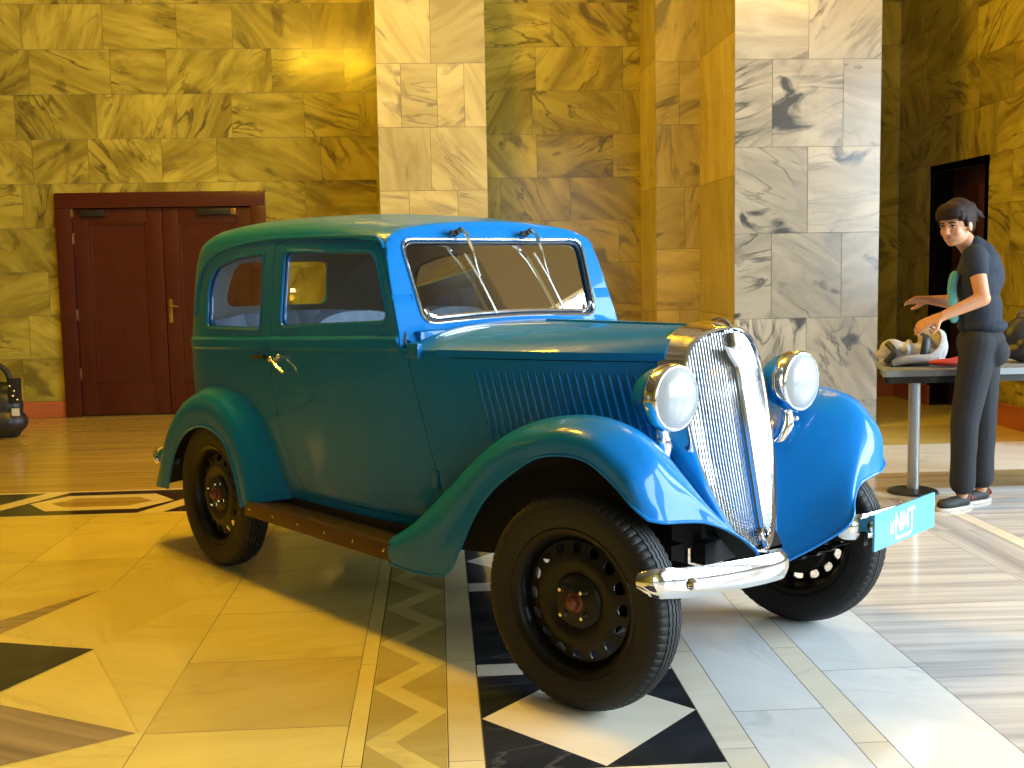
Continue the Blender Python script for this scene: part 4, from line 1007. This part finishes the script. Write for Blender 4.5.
# head: cranium, jaw, cheeks, chin, nose, ears, brow
parts += [('b', H(-.008, 0, .022), (.094, .074, .098), RH), ('b', H(.022, 0, -.045), (.064, .057, .062), RH), ('b', H(.050, 0, -.084), (.028, .028, .022), RH),
          ('b', H(.055, .032, -.028), (.026, .024, .026), RH), ('b', H(.055, -.032, -.028), (.026, .024, .026), RH),
          ('c', H(.084, 0, .008), H(.101, 0, -.027), .008, .0115), ('b', H(.094, .010, -.030), .008), ('b', H(.094, -.010, -.030), .008),
          ('b', H(-.005, .076, -.012), (.020, .008, .030), RH), ('b', H(-.005, -.076, -.012), (.020, .008, .030), RH), ('b', H(.072, 0, .028), (.018, .05, .012), RH), ('b', H(.078, 0, -.058), (.012, .022, .008), RH)]
def hand(w, d, palm_n, side, curl):
    """wrist, finger direction, palm normal, thumb side; five fingers with bent knuckles"""
    d = d.normalized(); n = (palm_n-palm_n.dot(d)*d).normalized(); t = d.cross(n)*side; out = []
    for q in (-.024, -.008, .008, .024): out.append(('c', w+d*.012+t*q*.7, w+d*.085+t*q, .0145, .0125))
    for q, ln in ((.029, .066), (.010, .076), (-.010, .071), (-.028, .055)):
        b = w+d*.088+t*q; m1 = b+(d+n*.15*curl+t*q*3).normalized()*ln*.5; m2 = m1+(d+n*.7*curl+t*q*2).normalized()*ln*.32; m3 = m2+(d*.8+n*1.2*curl).normalized()*ln*.25
        out += [('c', b, m1, .0092, .0085), ('c', m1, m2, .0085, .0078), ('c', m2, m3, .0078, .0066)]
    b = w+d*.028+t*.026; m1 = b+(d*.6+t*.9+n*.25).normalized()*.042; m2 = m1+(d*.95+t*.35+n*.25).normalized()*.034
    return out+[('c', b, m1, .0125, .0105), ('c', m1, m2, .0102, .0080)]
parts += hand(Lw, V(2.427, 5.66, .955)-Lw, Vector((.1, .55, -.8)), 1, .8)
parts += hand(Rw, V(2.592, 6.0, 1.097)-Rw, Vector((0, -.5, -.8)), -1, .35)
put('body', lumps(parts, .0055, 3), 'skin', pr, 80)
# t-shirt, jeans, shoes, hair
mid = Ls.lerp(Le, .30); midr = Rs.lerp(Re, .55)
put('t_shirt', lumps([('b', V(2.875, 5.83, 1.285), (.105, .155, .105), RF), ('c', V(2.86, 5.80, 1.34), V(2.825, 5.80, 1.375), .075, .062), ('b', chest, (.118, .165, .155), RF), ('b', chest+Vector((.035, .0, .03)), (.10, .15, .12), RF), ('b', (hipc+chest)/2+Vector((.0, 0, .01)), (.115, .150, .15), RF), ('b', hipc+Vector((.005, 0, .09)), (.128, .162, .055), RF),
    ('c', Ls+Vector((.01, .02, -.004)), Rs+Vector((.01, -.02, -.004)), .066, .066), ('c', Ls, mid, .064, .060), ('c', Rs, midr, .064, .06), ('c', chest+Vector((.02, 0, .08)), neckb+Vector((.022, .0, -.035)), .09, .058)], .008, 5), 'shirt', pr, 80)
tl = [chest+fw*.118+lf*.10+Vector((0, 0, .06)), chest+fw*.135+lf*.09+Vector((0, 0, -.02)), chest+fw*.125+lf*.09+Vector((0, 0, -.13)), chest+fw*.12+lf*.085+Vector((0, 0, -.21))]
put('shirt_print', G().tube(catmull(tl, 16), [.012]+[.024]*14+[.012], 8), 'teal', pr)
def upto(a, b, z): return a.lerp(b, (a.z-z)/(a.z-b.z))
jp = [('b', hipc, (.125, .165, .11), RF), ('b', hipc-fw*.055+lf*.07+Vector((0, 0, -.045)), .084), ('b', hipc-fw*.055-lf*.07+Vector((0, 0, -.045)), .084)]
for a, k, n_ in ((Lh, Lk, La), (Rh, Rk, Ra)):
    e = upto(k, n_, .155); jp += [('c', a, k, .096, .072), ('c', k, e, .072, .060), ('c', k.lerp(e, .5), e+Vector((0, 0, -.02)), .064, .066), ('b', k.lerp(n_, .3)-fw*.012, (.058, .055, .12), RF)]
put('jeans', lumps(jp, .008, 4), 'jeans', pr, 80)
for A_, dr in ((La, Vector((-.80, -.34, 0)).normalized()), (Ra, Vector((-.80, -.30, 0)).normalized())):
    sd = Vector((-dr.y, dr.x, 0)); RS_ = Matrix((dr, sd, up)).transposed(); o0 = Vector((A_.x, A_.y, 0))
    sh_ = put('shoe', lumps([('b', o0+dr*.0+Vector((0, 0, .035)), (.055, .034, .034), RS_), ('b', o0+dr*.10+Vector((0, 0, .032)), (.075, .042, .030), RS_), ('b', o0+dr*.05+Vector((0, 0, .035)), (.08, .036, .032), RS_), ('c', o0-dr*.03+Vector((0, 0, .05)), o0-dr*.035+Vector((0, 0, .065)), .028, .022)], .006, 3), 'shoe', pr, 80)
    g = G(); pl = [(.178*math.cos(a)*.72+.055, .043*math.sin(a)*(1+.12*math.cos(a))) for a in np.linspace(0, 2*PI, 40, endpoint=False)]
    g.add([o0+dr*u+sd*v+Vector((0, 0, .0)) for u, v in pl]+[o0+dr*u+sd*v+Vector((0, 0, .016)) for u, v in pl], [tuple(range(40)), tuple(range(40, 80))]+[(i, (i+1) % 40, 40+(i+1) % 40, 40+i) for i in range(40)])
    put('sole', g, 'sole', sh_); put('heel_patch', G().ball(o0-dr*.05+Vector((0, 0, .05)), (.014, .03, .02), 14, 8, rot=RS_), 'red', sh_)
hp = [('b', H(-.028, 0, .036), (.100, .088, .100), RH), ('b', H(.040, 0, .078), (.062, .074, .046), RH), ('b', H(.066, 0, .062), (.040, .070, .026), RH), ('b', H(-.06, 0, -.01), (.055, .072, .07), RH)]
for s in (-1, 1): hp += [('c', H(.028, s*.074, .06), H(.022, s*.077, -.005), .014, .007), ('c', H(.05, s*.064, .065), H(.056, s*.066, .035), .018, .012)]
pt = [H(-.095, 0, .055), H(-.145, 0, .060), H(-.190, -.01, .035), H(-.225, -.01, -.025)]
hp += [('c', pt[0], pt[1], .030, .036), ('c', pt[1], pt[2], .036, .030), ('c', pt[2], pt[3], .028, .010), ('c', pt[1], H(-.235, .02, .015), .022, .006), ('c', pt[1], H(-.21, -.03, .075), .020, .006), ('c', pt[2], H(-.235, .03, -.01), .018, .006)]
put('hair', lumps(hp, .006, 3), 'hair', pr, 80)
for s in (-1, 1):
    e_ = put('eye', G().ball(H(.0785, s*.030, .004), (.008, .0135, .0055), 14, 8, rot=RH), 'sclera', pr); put('iris', G().ball(H(.0845, s*.030, .0025), (.0030, .0052, .0048), 12, 8, rot=RH), 'iris', e_)
    put('upper_lid', G().tube([H(.080, s*.014, .004), H(.0862, s*.024, .0095), H(.0850, s*.036, .0095), H(.074, s*.046, .003)], [.002, .0032, .0032, .002], 6), 'hair', e_)
    put('eyebrow', G().tube([H(.090, s*.013, .022), H(.090, s*.028, .027), H(.080, s*.047, .022)], [.003, .0042, .002], 6), 'hair', pr)
put('mouth', G().tube(catmull([H(.072, .026, -.053), H(.086, .012, -.058), H(.0895, 0, -.0585), H(.086, -.012, -.058), H(.072, -.026, -.053)], 12), [.002, .003, .0042, .0048, .005, .0055, .0055, .005, .0048, .0042, .003, .002], 6), 'lips', pr)
